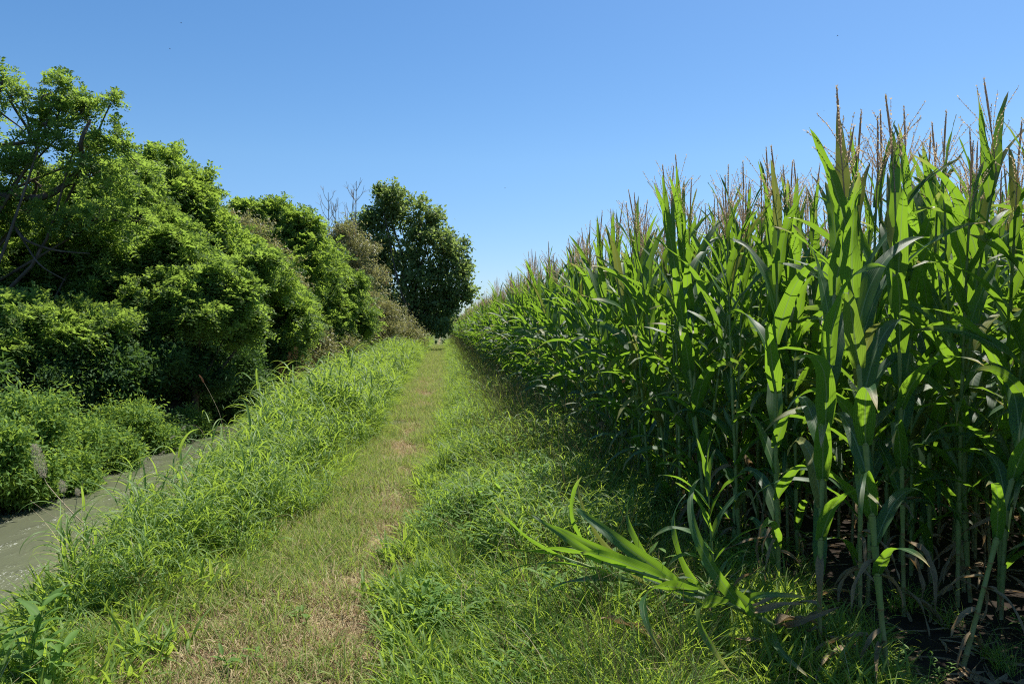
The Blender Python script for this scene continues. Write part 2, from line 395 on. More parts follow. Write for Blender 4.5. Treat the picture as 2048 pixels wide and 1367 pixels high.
def sorghum(rng, stems=7, H=.75, spread=.13, bl=(.28, .52), bw=.023, mat='sorghum'):
    b = MB()
    for s in range(stems):
        a = rng.random() * 6.28; r0 = spread * math.sqrt(rng.random()); lean = rng.uniform(.05, .35); h = H * rng.uniform(.55, 1.05)
        p0 = np.array([r0 * math.cos(a), r0 * math.sin(a), -.03]); d = np.array([math.cos(a + rng.normal(0, .5)), math.sin(a + rng.normal(0, .5)), 0])
        p = smooth_path([p0, p0 + d * h * lean * .3 + [0, 0, h * .5], p0 + d * h * lean + [0, 0, h]], 8)
        b.add(*tube(p, np.linspace(.004, .0015, 8), 4, .4))
        nl = rng.integers(5, 8); t = np.linspace(.12, .98, nl); ii = (t * 7).astype(int); fr = t * 7 - ii
        q = p[ii] * (1 - fr)[:, None] + p[np.minimum(ii + 1, 7)] * fr[:, None]
        az = a + rng.random() * 6 + np.arange(nl) * PI + rng.normal(0, .5, nl)
        b.add(*blades(rng, q, az, rng.uniform(.75, 1.35, nl), rng.uniform(bl[0], bl[1], nl) * (1 - .25 * abs(t - .5)), bw * rng.uniform(.6, 1.2, nl), rng.uniform(.9, 2.4, nl), S=9, K=3, fold=.4, twist=rng.normal(0, .7, nl), sway=rng.normal(0, .3, nl), pw=1.5, wave=.03))
    return b.mesh('tuft', [M[mat]])
def herb(rng, stems=7, H=.3, leaf=(.035, .075), lw=.35, per=9, mat='herb', spread=.1):
    b = MB()
    for s in range(stems):
        a = rng.random() * 6.28; h = H * rng.uniform(.5, 1.1); r0 = spread * math.sqrt(rng.random()); lean = rng.uniform(.1, .6)
        p0 = np.array([r0 * math.cos(a), r0 * math.sin(a), -.01])
        p = smooth_path([p0, p0 + [math.cos(a) * h * lean * .4, math.sin(a) * h * lean * .4, h * .6], p0 + [math.cos(a) * h * lean, math.sin(a) * h * lean, h]], 6)
        b.add(*tube(p, .0015, 3, .4))
        t = np.linspace(.15, 1, per); ii = np.minimum((t * 5).astype(int), 4); fr = t * 5 - ii
        q = p[ii] * (1 - fr)[:, None] + p[ii + 1] * fr[:, None]
        L = rng.uniform(leaf[0], leaf[1], per)
        b.add(*blades(rng, q, np.arange(per) * 2.4 + rng.random() * 6, rng.uniform(.1, .9, per), L, L * lw, rng.uniform(.2, 1.2, per), S=3, K=3, fold=.25, kind='lance'))
    return b.mesh('tuft', [M[mat]])

rng = np.random.default_rng(11)
SHORT = [patch_short(rng, hmin=.03, hmax=.06 + .02 * i, w=.0070, n=115) for i in range(5)]
STRAW = [patch_short(rng, n=120, hmin=.02, hmax=.07, mat='straw', flat=.0) for _ in range(3)]
MED = [patch_tall(rng, n=60, h=(.1, .26), w=.009) for _ in range(4)]
TALL = [patch_tall(rng, n=48, h=(.22, .48), w=.013, stalks=2) for _ in range(4)]
SORG = [sorghum(rng) for _ in range(5)]
BROAD = [patch_tall(rng, n=24, size=.26, h=(.09, .22), w=.019) for _ in range(5)]
SORGB = [sorghum(rng, stems=5, H=.95, bl=(.4, .65), bw=.03) for _ in range(3)]
HERB = [herb(rng) for _ in range(4)]
HERBL = [herb(rng, stems=5, H=.42, leaf=(.07, .13), lw=.28, per=10) for _ in range(3)]

def sample(n, x0, x1, y0, y1, p=1.0, seed=0):
    r = np.random.default_rng(seed); y = y0 * (y1 / y0) ** (r.random(n) ** p); return r.uniform(x0, x1, n), y, r
def path_edges(y):
    l = np.interp(y, [3, 4, 5.5, 7, 10, 20, 60], [-1.9, -1.72, -1.33, -1.12, -1.05, -1.15, -1.2])
    r = np.interp(y, [3, 4, 5.5, 7, 9, 20, 60], [-.2, -.28, -.33, -.15, .0, .15, .3]) + .1 * np.sin(y * 2.1) * np.exp(-y / 25)
    l = l + .12 * np.sin(y * 1.7 + 1) * np.exp(-y / 25)
    return l, r
# mown track: y sampled log-uniformly so that density falls with distance
x, y, r = sample(9500, -2.6, 1.0, 2.3, 75, 1.0, 1)
l, e = path_edges(y); k = (x > l - .35) & (x < e + .35); x, y = x[k], y[k]
dr = dryness(x, y) + r.normal(0, .15, len(x)) + .5 * (vnoise(x + 11, y * .8, .28) - .5); isdry = (dr > .46) & (r.random(len(x)) < .82)
keep = ~((dr > .7) & (r.random(len(x)) < .3)); x, y, isdry = x[keep], y[keep], isdry[keep]
idx = np.where(isdry, 5 + r.integers(0, 3, len(x)), r.integers(0, 5, len(x)))
sc_ = (.75 + .5 * r.random(len(x))) * np.clip(1 + (y - 12) / 40, 1, 2.2)
scatter('short_grass', SHORT + STRAW, np.stack([x, y, terr(x, y)], -1), r.random(len(x)) * 6.28, sc_, idx, label='short mown grass mixed with straw along the trodden track', cat='grass')
# right verge
x, y, r = sample(15000, -.2, 3.0, 2.2, 90, 1.0, 2)
l, e = path_edges(y); dx = x - e + r.normal(0, .1, len(x)); k = (dx > 0) & (r.random(len(x)) < np.interp(x, [1.5, 2.0, 2.4], [1, .25, .03])); x, y, dx = x[k], y[k], dx[k]
nz = vnoise(x, y, .45) + r.normal(0, .15, len(x)); tallness = np.clip(dx / .9, 0, 1)
idx = np.where(nz > .80, 8 + r.integers(0, 7, len(x)), np.where(tallness + r.normal(0, .25, len(x)) > .55, 4 + r.integers(0, 4, len(x)), r.integers(0, 4, len(x))))
k = ~((y < 7.5) & (idx < 8) & (r.random(len(x)) < .55)); x, y, dx, idx, nz, tallness = x[k], y[k], dx[k], idx[k], nz[k], tallness[k]
nearsm = np.interp(y, [3, 5.5, 8], [.62, .8, 1.0]) * np.where((y < 6) & (x > 1.1), .55, 1)
sc_ = (.7 + .6 * r.random(len(x))) * (.55 + .5 * tallness) * nearsm * np.clip(1 + (y - 15) / 70, 1, 1.6)
scatter('verge_grass', MED + TALL + HERB + HERBL, np.stack([x, y, terr(x, y)], -1), r.random(len(x)) * 6.28, sc_, idx, label='lush green grass and weeds between the track and the corn', cat='grass')
x, y, r = sample(4200, -.2, 2.1, 3.6, 70, .9, 21); k = (vnoise(x, y, .7) > .36) & (x > path_edges(y)[1] + .12); x, y = x[k], y[k]
sc_ = r.uniform(.38, .66, len(x)) * (.5 + 1.1 * vnoise(x + 5, y, .75)) * np.interp(x, [.1, .8, 1.4, 2.2], [.7, .95, 1.1, 1.3]) * np.interp(y, [3.5, 5.5], [.5, 1])
idx = r.integers(0, 5, len(x))
x2, y2, r2 = sample(6000, -.4, 1.95, 2.4, 16, .8, 22); k = (x2 > path_edges(y2)[1] - .05) & (vnoise(x2 + 2, y2, .35) > .38); x2, y2 = x2[k], y2[k]
x = np.concatenate([x, x2]); y = np.concatenate([y, y2]); sc_ = np.concatenate([sc_, r2.uniform(.55, 1.25, len(x2))]); idx = np.concatenate([idx, 5 + r2.integers(0, 5, len(x2))])
x4, y4, r4 = sample(60, -2.6, -1.5, 4.2, 11, .9, 24); k = x4 < path_edges(y4)[0] - .12; x4, y4 = x4[k], y4[k]
x = np.concatenate([x, x4]); y = np.concatenate([y, y4]); sc_ = np.concatenate([sc_, r4.uniform(.45, .8, len(x4)) * np.interp(y4, [4, 7], [.75, 1.1])]); idx = np.concatenate([idx, 10 + r4.integers(0, 3, len(x4))])
x3, y3, r3 = sample(500, -4, -1.4, 2.4, 9, .8, 23); k = (x3 < path_edges(y3)[0] + .25) & (terr(x3, y3) > WATER_Z + .05); x3, y3 = x3[k], y3[k]
x = np.concatenate([x, x3]); y = np.concatenate([y, y3]); sc_ = np.concatenate([sc_, r3.uniform(.7, 1.5, len(x3))]); idx = np.concatenate([idx, 5 + r3.integers(0, 5, len(x3))])
scatter('broad_bladed_grass', SORG + BROAD + SORGB, np.stack([x, y, terr(x, y)], -1), r.random(len(x)) * 6.28, sc_, idx, label='broad-bladed grass shoots scattered along both edges of the mown track', cat='grass')
# left bank: tall grass
x, y, r = sample(9000, -4.1, -.8, 2.8, 95, .95, 3)
l, e = path_edges(y); d2 = (l - x) + r.normal(0, .08, len(x)); k = (d2 > 0) & (terr(x, y) > WATER_Z + .02); x, y, d2 = x[k], y[k], d2[k]
nz = vnoise(x + 4, y, .5) + r.normal(0, .12, len(x))
idx = np.where(nz > .74, 8 + r.integers(0, 7, len(x)), np.where(nz < .22, r.integers(0, 4, len(x)), np.where(nz < .42, 4 + r.integers(0, 4, len(x)), 15 + r.integers(0, 5, len(x)))))
hgt = np.where(x > -2.3, np.interp(y, [3, 4.5, 6, 8, 11, 22], [.38, .46, .52, .66, 1.0, 1.2]), np.interp(y, [3, 8, 9.5, 12, 15, 22], [.26, .30, .38, .75, 1.1, 1.25])) * np.clip(.5 + d2 / .5, .5, 1)
sc_ = (.75 + .5 * r.random(len(x))) * hgt
sc_ = sc_ * (.6 + .75 * vnoise(x + 7, y, .8)); k = ~((y < 6.0) & (vnoise(x, y, .35) > .6)); x, y, sc_, idx = x[k], y[k], sc_[k], idx[k]
scatter('bank_grass', MED + TALL + HERB + HERBL + SORG, np.stack([x, y, terr(x, y)], -1), r.random(len(x)) * 6.28, sc_, idx, tilt=r.normal(0, .12, (len(x), 2)), label='tall bright green grass covering the near canal bank', cat='grass')

# yellowing sedge along the waterline and dead straws in the verges
SEDGE = [patch_tall(rng, n=40, size=.3, h=(.3, .55), w=.006, mat='straw') for _ in range(3)] + [patch_tall(rng, n=9, size=.2, h=(.25, .5), w=.005, mat='straw') for _ in range(3)]
x, y, r = sample(260, -3.7, -2.5, 5.5, 30, .8, 41); x2, y2, r2 = sample(420, -3.2, 1.9, 2.8, 40, .9, 42); l, e = path_edges(y2); k = (x2 < l - .15) | (x2 > e + .3); x2, y2 = x2[k], y2[k]
idx = np.concatenate([r.integers(0, 3, len(x)), 3 + r.integers(0, 3, len(x2))]); k = terr(x, y) > -9; x = np.concatenate([x, x2]); y = np.concatenate([y, y2]); zz = np.maximum(terr(x, y), WATER_Z - .05)
scatter('dry_grass', SEDGE, np.stack([x, y, zz], -1), r.random(len(x)) * 6.28, r.uniform(.5, 1.1, len(x)), idx, label='yellowed sedge and dead straws among the green bank grass', cat='dry grass')

# ------------------------------------------------------------------ corn
def corn_parts(rng, H=2.75, hero=False, lowbare=.22, separate=False, wsc=1.0, drs=1.0):
    """returns dict part name -> MB or list of MB"""
    S, K = (16, 5) if hero else (10, 3)
    Hs = H * .82; nn = 15
    hz = np.concatenate([[0], np.cumsum(np.interp(np.arange(nn), [0, 3, nn], [.55, 1.0, 1.1]) * rng.uniform(.85, 1.15, nn))]); hz = hz / hz[-1] * Hs
    az0 = rng.random() * 6.28; bend = rng.normal(0, .05, 2)
    def pos(z): t = z / Hs; return np.array([bend[0] * t * t * Hs, bend[1] * t * t * Hs, z])
    pts, rr, tt = [], [], []
    r0 = rng.uniform(.0115, .0145)
    for i in range(nn):
        a, c = hz[i], hz[i + 1]; ra = r0 * (1 - .62 * a / Hs); rb = r0 * (1 - .62 * c / Hs)
        for f, g_, tn in ((.0, 1.22, 1.), (.09, 1.03, .3), (.5, .97, .2), (.93, 1.0, .3)):
            if f == 0 and i == 0: g_ = 1.4
            pts.append(pos(a + (c - a) * f)); rr.append((ra + (rb - ra) * f) * g_); tt.append(tn)
    pts.append(pos(Hs)); rr.append(r0 * .35); tt.append(.2)
    v, q, a = tube(pts, rr, 8 if hero else 5); a = a.reshape(len(pts), -1, 3); a[:, :, 2] = np.array(tt)[:, None]; a[:, :, 1] = (np.array(pts)[:, 2] / Hs)[:, None]
    out = {'stalk': MB().add(v, q, a)}
    # leaves
    i = np.arange(2, nn + 1); z = hz[i] if len(hz) > i[-1] else hz[i - 1]
    t = z / Hs; k = (t > lowbare); i, z, t = i[k], z[k], t[k]; m_ = len(z)
    az = az0 + i * PI + rng.normal(0, .35, m_)
    up = np.clip((t - .45) / .5, 0, 1)
    L = np.interp(t, [.1, .45, .75, 1.0], [.70, .92, .80, .48]) * rng.uniform(.85, 1.12, m_) * (.84 if hero else 1)
    W = np.interp(t, [.1, .5, .8, 1.0], [.065, .098, .092, .06]) * wsc * rng.uniform(.88, 1.12, m_)
    el = 1.0 + .40 * up + rng.normal(0, .09, m_); dr = drs * (1.9 - 1.5 * up) * rng.uniform(.6, 1.25, m_)
    base = np.array([pos(zz) for zz in z])
    if separate:
        out['leaf'] = []
        for j in range(m_):
            out['leaf'].append(MB().add(*blades(rng, base[j:j + 1], az[j], el[j], L[j], W[j], dr[j], S=S, K=K, fold=.3, wave=.07, twist=rng.normal(0, .6), sway=rng.normal(0, .25), kind='corn', pw=1.7)))
    else:
        out['foliage'] = MB().add(*blades(rng, base, az, el, L, W, dr, S=S, K=K, fold=.3, wave=.07, twist=rng.normal(0, .6, m_), sway=rng.normal(0, .25, m_), kind='corn', pw=1.7))
    # sheaths
    sh = MB()
    for j in range(m_):
        zz = np.linspace(max(z[j] - .15, 0), z[j] + .005, 4); sp = np.array([pos(q_) for q_ in zz]); ra = r0 * (1 - .62 * z[j] / Hs)
        v, q, a = tube(sp, ra * np.array([1.12, 1.2, 1.3, 1.55]), 7); a[:, 2] = .1; a[:, 1] = .5; out['stalk'].add(v, q, a)
    # dry lower leaves
    nd = rng.integers(4, 8) if hero else rng.integers(1, 4); dz = rng.uniform(.12, .65, nd) * 1.0
    out['dry_leaves'] = MB().add(*blades(rng, np.array([pos(q_) for q_ in dz]), rng.random(nd) * 6.28, rng.uniform(-.6, .5, nd), rng.uniform(.2, .45, nd), rng.uniform(.02, .045, nd), rng.uniform(.8, 1.8, nd), S=10, K=3, fold=.9, wave=.2, twist=rng.normal(0, 2.2, nd), sway=rng.normal(0, .8, nd), kind='corn', pw=.8))
    # ear
    ear = MB(); ez = hz[6] + .02; ea = az0 + rng.normal(0, .4); b0 = pos(ez); d = np.array([math.cos(ea) * .38, math.sin(ea) * .38, .9]); d /= np.linalg.norm(d)
    tt_ = np.linspace(0, 1, 9); ear.add(*tube([b0 + d * (.02 + .24 * q_) for q_ in tt_], .026 * np.sin(PI * np.clip(tt_ * .88 + .1, 0, 1)) ** .7, 8))
    ear.add(*blades(rng, np.repeat([b0 + d * .2], 3, 0), ea + np.array([0, 2, 4]), 1.1, .12, .02, .6, S=4, K=3, kind='lance'))
    out['ear'] = ear
    silk = MB(); ns = 16
    silk.add(*blades(rng, np.repeat([b0 + d * .25], ns, 0), rng.random(ns) * 6.28, rng.uniform(.4, 1.4, ns), .07, .003, rng.uniform(1.5, 3.2, ns), S=4, K=2))
    out['silk'] = silk
    # tassel
    ta = MB(); T = H - Hs; b0 = pos(Hs); ln = rng.normal(0, .06, 2)
    p = smooth_path([b0, b0 + [ln[0] * T * .4, ln[1] * T * .4, T * .55], b0 + [ln[0] * T, ln[1] * T, T]], 8)
    ta.add(*tube(p, [.0045, .0035, .003, .004, .0055, .006, .005, .002], 5, .3))
    nb = rng.integers(7, 15); st = rng.uniform(.15, .45, nb); ba = rng.random(nb) * 6.28; bl_ = T * rng.uniform(.32, .6, nb); be = rng.uniform(.95, 1.4, nb); bd = rng.uniform(-.1, .55, nb)
    sp_b, sp_d = [], []
    for j in range(nb):
        o_ = b0 + (p[-1] - b0) * st[j]; v, q, a = blades(rng, o_, ba[j], be[j], bl_[j], .004, bd[j], S=6, K=2, kind='grass'); c_ = v.reshape(7, 2, 3).mean(1)
        ta.add(*tube(c_, .0012, 3, .4))
        for f in np.linspace(.12, 1, 14):
            x_ = f * 6; i_ = min(int(x_), 5); pp = c_[i_] + (c_[i_ + 1] - c_[i_]) * (x_ - i_); sp_b.append(pp); sp_d.append(norm(c_[i_ + 1] - c_[i_]))
    for f in np.linspace(.35, 1, 60):
        x_ = f * 7; i_ = min(int(x_), 6); sp_b.append(p[i_] + (p[i_ + 1] - p[i_]) * (x_ - i_)); sp_d.append(norm(p[i_ + 1] - p[i_]))
    sp_b, sp_d = np.array(sp_b), np.array(sp_d); ns = len(sp_b)
    for rep in range(2):
        rd = rng.normal(0, 1, (ns, 3)); ta.add(*diamonds(sp_b, sp_d + .55 * norm(rd), rng.normal(0, 1, (ns, 3)), rng.uniform(.010, .018, ns), .0065, rng.random(ns)))
    out['tassel'] = ta
    return out
PM = {'stalk': 'stalk', 'foliage': 'corn', 'leaf': 'corn', 'dry_leaves': 'corn_dry', 'ear': 'husk', 'silk': 'silk', 'tassel': 'tassel'}
LIBN = 9
rng = np.random.default_rng(77)
LIB = []
for i in range(LIBN):
    pr = corn_parts(rng, H=2.86 + .05 * (i % 3), lowbare=.05 + .05 * (i % 3))
    LIB.append((pr, {k: v.mesh(k, [M[PM[k]]], smooth=True) for k, v in pr.items()}))
def corn_plant(loc, rot, scl, parts, label, group=None):
    t = empty('corn_plant', loc, rot); t.scale = (scl,) * 3
    tag(t, label, 'corn plant', group)
    ear = None
    for k, me in parts:
        o = bpy.data.objects.new(k, me); o.parent = ear if k == 'silk' else t; COL.objects.link(o)
        if k == 'ear': ear = o
    return t
def copy_tree(o, parent=None):
    c = o.copy(); COL.objects.link(c); c.parent = parent
    for ch in o.children: copy_tree(ch, c)
    return c
# layout of the crop
r = np.random.default_rng(4)
rows = [1.90, 2.50, 3.12, 3.74, 4.38, 5.0, 5.65, 6.3, 7.0, 7.8, 8.6]
spots = []
for ri, rx in enumerate(rows):
    y = 1.2 + r.random() * .2
    while y < 130:
        y += .15 * r.uniform(.7, 1.3) * (1 if y < 60 else 1.4)
        x = rx + r.normal(0, .05) + .22 * np.interp(y, [0, 4.5, 6], [1, 1, 0]) * (ri == 0)
        if ri == 0: x -= .18 * np.interp(y, [6, 10], [0, 1])
        if r.random() < .04: continue
        if ri == 0 and y < 4.3 and r.random() < .35: continue
        spots.append((x, y, ri))
spots = np.array(spots)
_d = spots[:, 0] * _sy + spots[:, 1] * _cy; _p = 1024 + FPX * (spots[:, 0] * _cy - spots[:, 1] * _sy) / np.maximum(_d, .1)
spots = spots[~((_d > .8) & (_d < 4.15) & (_p < 1990)) & ~((_d < 5.2) & (_p < 1700) & (_d > 1)) & (_d > 3.35)]
# size in the picture: distance, discounted for the rows standing behind
X_, Y_ = spots[:, 0], spots[:, 1]
dcam = X_ * _sy + Y_ * _cy; bear = (X_ * _cy - Y_ * _sy) / np.maximum(dcam, .1)
vis = (dcam > 1.5) & (bear < .76) & (bear > -.75)
score = 1 / np.maximum(dcam, .5) * np.array([1, .62, .42, .28, .15, .1, .1, .05, .05, .05, .05])[spots[:, 2].astype(int)] * vis
order = np.argsort(-score); near_i = order[:285]; rest = order[285:]
LABELS = {0: ('tall green corn plant in the edge row facing the grass verge', 'corn plants in the edge row'),
          1: ('tall green corn plant standing just behind the edge row', 'corn plants in the second row'),
          2: ('tall green corn plant deep in the crop behind two rows', 'corn plants deeper in the field')}
protos_o = {}
for c_, i in enumerate(near_i):
    x, y, ri = spots[i]; v = int(r.integers(0, LIBN)); lb, gp = LABELS[min(int(ri), 2)]
    z = float(terr(x, y)) - .01; s = r.uniform(.90, 1.03) * float(np.interp(dcam[i], [3.3, 4.4, 7], [.97, 1.06, .99])); rot = (r.normal(0, .045), r.normal(0, .045) - (.05 if ri == 0 else 0), r.random() * 6.28)
    if v not in protos_o:
        protos_o[v] = o = corn_plant((x, y, z), rot, s, list(LIB[v][1].items()), lb, gp)
    else:
        o = copy_tree(protos_o[v]); o.location = (x, y, z); o.rotation_euler = rot; o.scale = (s,) * 3
        o['label'] = lb; o['group'] = gp
# the rest of the crop
JO = []
for pr, _ in LIB[:6]:
    b = MB(); ks = ['stalk', 'foliage', 'dry_leaves', 'tassel']
    for j, k in enumerate(ks): b.merge(pr[k], j)
    JO.append(b.mesh('corn', [M[PM[k]] for k in ks]))
x, y = spots[rest, 0], spots[rest, 1]
scatter('corn_field', JO, np.stack([x, y, terr(x, y) - .01], -1), r.random(len(x)) * 6.28, r.uniform(.90, 1.03, len(x)), r.integers(0, 6, len(x)), tilt=r.normal(0, .045, (len(x), 2)), label='dense corn crop filling the field behind the edge rows', cat='corn field')

# ------------------------------------------------------------------ trees and shrubs
def foliage(rng, lobes, n, kind='pinnate', size=.22, tw=.35, gap=.35, droop=.3, bulk=.18):
    """lobes: (x,y,z,rx,ry,rz). Sprigs fill an uneven shell of each lobe."""
    b = MB(); L = np.array(lobes, float); sub = []
    for l in L:                                          # every lobe carries a handful of flattened leafy pads
        ns = 18
        dd = norm(rng.normal(0, 1, (ns, 3))) * rng.uniform(.25, 1.0, (ns, 1)) ** .6
        c = l[:3] + dd * l[3:6] * .98; rs = rng.uniform(.17, .36, ns)
        sub.append(np.column_stack([c, l[3] * rs, l[4] * rs, l[5] * rs * rng.uniform(.6, 1.0, ns)]))
    sub = np.concatenate(sub); wgt = (sub[:, 3] * sub[:, 4]) ** .9; wgt /= wgt.sum()
    li = rng.choice(len(sub), n, p=wgt); d = norm(rng.normal(0, 1, (n, 3)) + [0, 0, .35])
    rr = (.15 + .85 * rng.random(n) ** .5) * (1 + rng.exponential(.16, n))
    p = sub[li, :3] + d * sub[li, 3:6] * rr[:, None]
    whole = rng.random(n) < bulk; lw_ = (L[:, 3] * L[:, 5]) ** .9; l2 = rng.choice(len(L), n, p=lw_ / lw_.sum())
    r2 = (.3 + .7 * rng.random(n) ** .6) * (.85 + .35 * vnoise(d[:, 0] * 4 + l2 * 3.1, d[:, 2] * 4 + d[:, 1] * 3, .8) * 1.6)
    p = np.where(whole[:, None], L[l2, :3] + d * L[l2, 3:6] * r2[:, None] * 1.05, p)
    s = max(.25, float(np.median(L[:, 3])) * .42)
    h = vnoise(p[:, 0] + 3.7 * p[:, 2], p[:, 1] * 1.3 + 2.1 * p[:, 2], s) * .6 + vnoise(p[:, 2] - p[:, 0], p[:, 0] + p[:, 1], s * .6) * .4
    k = h > gap * .85; p, d = p[k], d[k]
    ns = max(8, n // 70); l3 = rng.integers(0, len(L), ns); sd = norm(rng.normal(0, 1, (ns, 3)) * [1, 1, .6] + [0, 0, .5])       # leafy shoots poking out
    s0 = L[l3, :3] + sd * L[l3, 3:6] * .8; sl = rng.uniform(.25, .75, ns) * np.minimum(L[l3, 3], 1.1); up_ = norm(sd + [0, 0, .6] + rng.normal(0, .3, (ns, 3)))
    q_ = (s0[:, None] + up_[:, None] * (sl[:, None] * np.linspace(0, 1, 9)[None])[..., None]).reshape(-1, 3) + rng.normal(0, .03, (ns * 9, 3))
    p = np.concatenate([p, q_]); d = np.concatenate([d, np.repeat(sd, 9, 0)]); n = len(p)
    out = norm(d + np.array([0, 0, .25]) + rng.normal(0, .5, (n, 3)))
    if kind == 'pinnate':
        m_ = 3; pr = 5
        P0 = np.repeat(p, m_, 0); O = norm(np.repeat(out, m_, 0) + rng.normal(0, .6, (n * m_, 3)) + [0, 0, -droop * .3]); NN = len(P0)
        nrm = norm(rng.normal(0, .5, (NN, 3)) + [0, 0, 1]); side = norm(np.cross(O, nrm)); nrm = np.cross(side, O)
        Ls = size * rng.uniform(.7, 1.25, NN); tint = np.repeat(rng.random(n), m_) * .7 + rng.random(NN) * .3
        for j in range(pr):
            t = (j + .6) / pr; c = P0 + O * (Ls * t)[:, None] - np.array([0, 0, 1]) * (Ls * droop * t * t)[:, None]
            for sg in (-1, 1):
                b.add(*diamonds(c, side * sg + O * .45 + rng.normal(0, .18, (NN, 3)), nrm + rng.normal(0, .35, (NN, 3)), Ls * .30, Ls * .15, tint))
    else:
        m_ = 5; P0 = np.repeat(p, m_, 0) + rng.normal(0, size * .75, (n * m_, 3)); NN = len(P0)
        O = norm(np.repeat(out, m_, 0) + rng.normal(0, .8, (NN, 3)) - [0, 0, droop]); nrm = norm(rng.normal(0, .6, (NN, 3)) + [0, 0, .9])
        Ls = size * rng.uniform(.6, 1.3, NN); tint = np.repeat(rng.random(n), m_) * .6 + rng.random(NN) * .4
        b.add(*diamonds(P0, O, nrm, Ls, Ls * tw, tint))
    return b, p
def limbs(rng, base, lobes, r0, tips, twigs=60, h0=.25):
    b = MB(); base = np.asarray(base, float); L = np.array(lobes, float)
    c = L[:, :3].mean(0); top = L[np.argmax(L[:, 2]), :3]
    fork = base + (c - base) * np.array([.35, .35, h0 + .1]); 
    H = max(fork[2] - base[2], .3)
    tr = smooth_path([base, base + (fork - base) * .5 + rng.normal(0, .06, 3) * H * [1, 1, 0], fork, fork + (top - fork) * .5 + rng.normal(0, .15, 3), top], 18)
    b.add(*tube(tr, np.linspace(r0 * 1.25, r0 * .12, 18), 8))
    for l in L:
        s = tr[rng.integers(5, 11)]; e = l[:3]; mid = (s + e) / 2 + rng.normal(0, .12, 3) * np.linalg.norm(e - s) - [0, 0, .06 * np.linalg.norm(e - s)]
        p = smooth_path([s, mid, e], 9); b.add(*tube(p, np.linspace(r0 * .5, r0 * .1, 9), 5))
    if len(tips):
        for q in tips[rng.choice(len(tips), min(twigs, len(tips)), replace=False)]:
            j = np.argmin(((L[:, :3] - q) ** 2).sum(1)); s = L[j, :3] + (q - L[j, :3]) * .15
            p = smooth_path([s, (s + q) / 2 + rng.normal(0, .08, 3) * np.linalg.norm(q - s), q], 5); b.add(*tube(p, np.linspace(r0 * .14, r0 * .03, 5), 3))
    return b
TM = {
 'acacia': leaf_mat('acacia_leaf', (.08, .14, .038), (.17, .25, .068), (.34, .50, .07), tw=.5, rough=.6, spec=.25, scale=.8),
 'bright': leaf_mat('bright_leaf', (.08, .145, .038), (.17, .25, .065), (.36, .52, .065), tw=.5, rough=.6, spec=.25, scale=.8),
 'olive': leaf_mat('olive_leaf', (.14, .155, .06), (.32, .31, .14), (.38, .38, .12), tw=.38, rough=.5, dry=(.30, .19, .10), dryamt=.16, scale=.9),
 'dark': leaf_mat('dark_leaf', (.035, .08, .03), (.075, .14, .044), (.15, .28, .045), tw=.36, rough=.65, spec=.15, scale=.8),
 'oak': leaf_mat('oak_leaf', (.095, .14, .05), (.20, .26, .10), (.32, .44, .10), tw=.46, rough=.6, spec=.25, scale=.5),
 'bank': leaf_mat('bank_leaf', (.075, .16, .036), (.16, .27, .06), (.36, .52, .07), tw=.42, rough=.6, spec=.2, scale=1.5),
}
def tree(name, label, cat, lobes_px, mat, n, size, base=None, kind='pinnate', r0=.09, seed=0, gap=.35, group=None, twigs=60, extra=None, droop=.3, tw=.35, bulk=.18):
    """lobes_px: (px, py, depth, radius px, [vertical radius px]) read off the photograph, turned into metres"""
    rg = np.random.default_rng(seed + 100); lobes = []
    for l in lobes_px:
        d = l[2]; c = P(l[0], l[1], d); k = d / FPX; rv = (l[4] if len(l) > 4 else l[3]) * k
        lobes.append((*c, l[3] * k, max(l[3], l[4] if len(l) > 4 else 0) * k * .95, rv))
    fb, tips = foliage(rg, lobes, n, kind, size, gap=gap, droop=droop, tw=tw, bulk=bulk)
    L = np.array(lobes)
    if base is None: base = (L[:, 0].mean(), L[:, 1].mean())
    bz = float(terr(base[0], base[1])) - .15
    bs = np.array([base[0], base[1], bz])
    t = empty(name, tuple(bs)); tag(t, label, cat, group)
    tb = limbs(rg, bs, lobes, r0, tips, twigs)
    if extra is not None: extra(tb, rg)
    for bb in (fb, tb): bb.v = [v - bs for v in bb.v]
    tb.obj('trunk' if cat == 'tree' else 'stem', [M['bark']], t)
    fb.obj('crown' if cat == 'tree' else 'foliage', [TM[mat]], t, smooth=False)
    return t
def px_branch(pts, d, r_a, r_b):
    def f(tb, rg):
        for pp, ra, rb in pts:
            w_ = [P(a, b_, d + (c if False else 0)) + np.array([0, .25 * math.sin(i * 2.1), 0]) for i, (a, b_) in enumerate(pp) for c in (0,)]
            n_ = len(w_) * 4; tb.add(*tube(smooth_path(w_, n_), np.linspace(ra, rb, n_), 6))
    return f
GT = 'trees and tall shrubs along the far canal bank'
crooked = px_branch([
    ([(-260, 640), (-140, 470), (-20, 400), (90, 393), (150, 330), (172, 290), (180, 240)], .11, .03),
    ([(90, 393), (60, 360), (10, 345), (-40, 340)], .04, .015),
    ([(-60, 300), (0, 285), (85, 290), (130, 300)], .055, .02),
    ([(60, 288), (45, 255), (32, 205), (42, 190), (55, 185)], .035, .012),
    ([(60, 270), (70, 250), (100, 252), (108, 262), (105, 230), (94, 205), (102, 185)], .03, .012),
    ([(110, 255), (128, 240), (160, 232), (172, 215)], .028, .01),
    ([(165, 235), (185, 255), (215, 252)], .012, .006),
    ([(0, 225), (30, 250), (55, 268)], .02, .01),
    ([(-80, 420), (0, 430), (60, 480), (110, 500), (170, 505)], .05, .012),
    ([(0, 420), (30, 470), (90, 530), (130, 560)], .03, .01),
    ([(70, 250), (10, 190), (2, 150), (0, 120)], .022, .006)], 15.5, .1, .02)
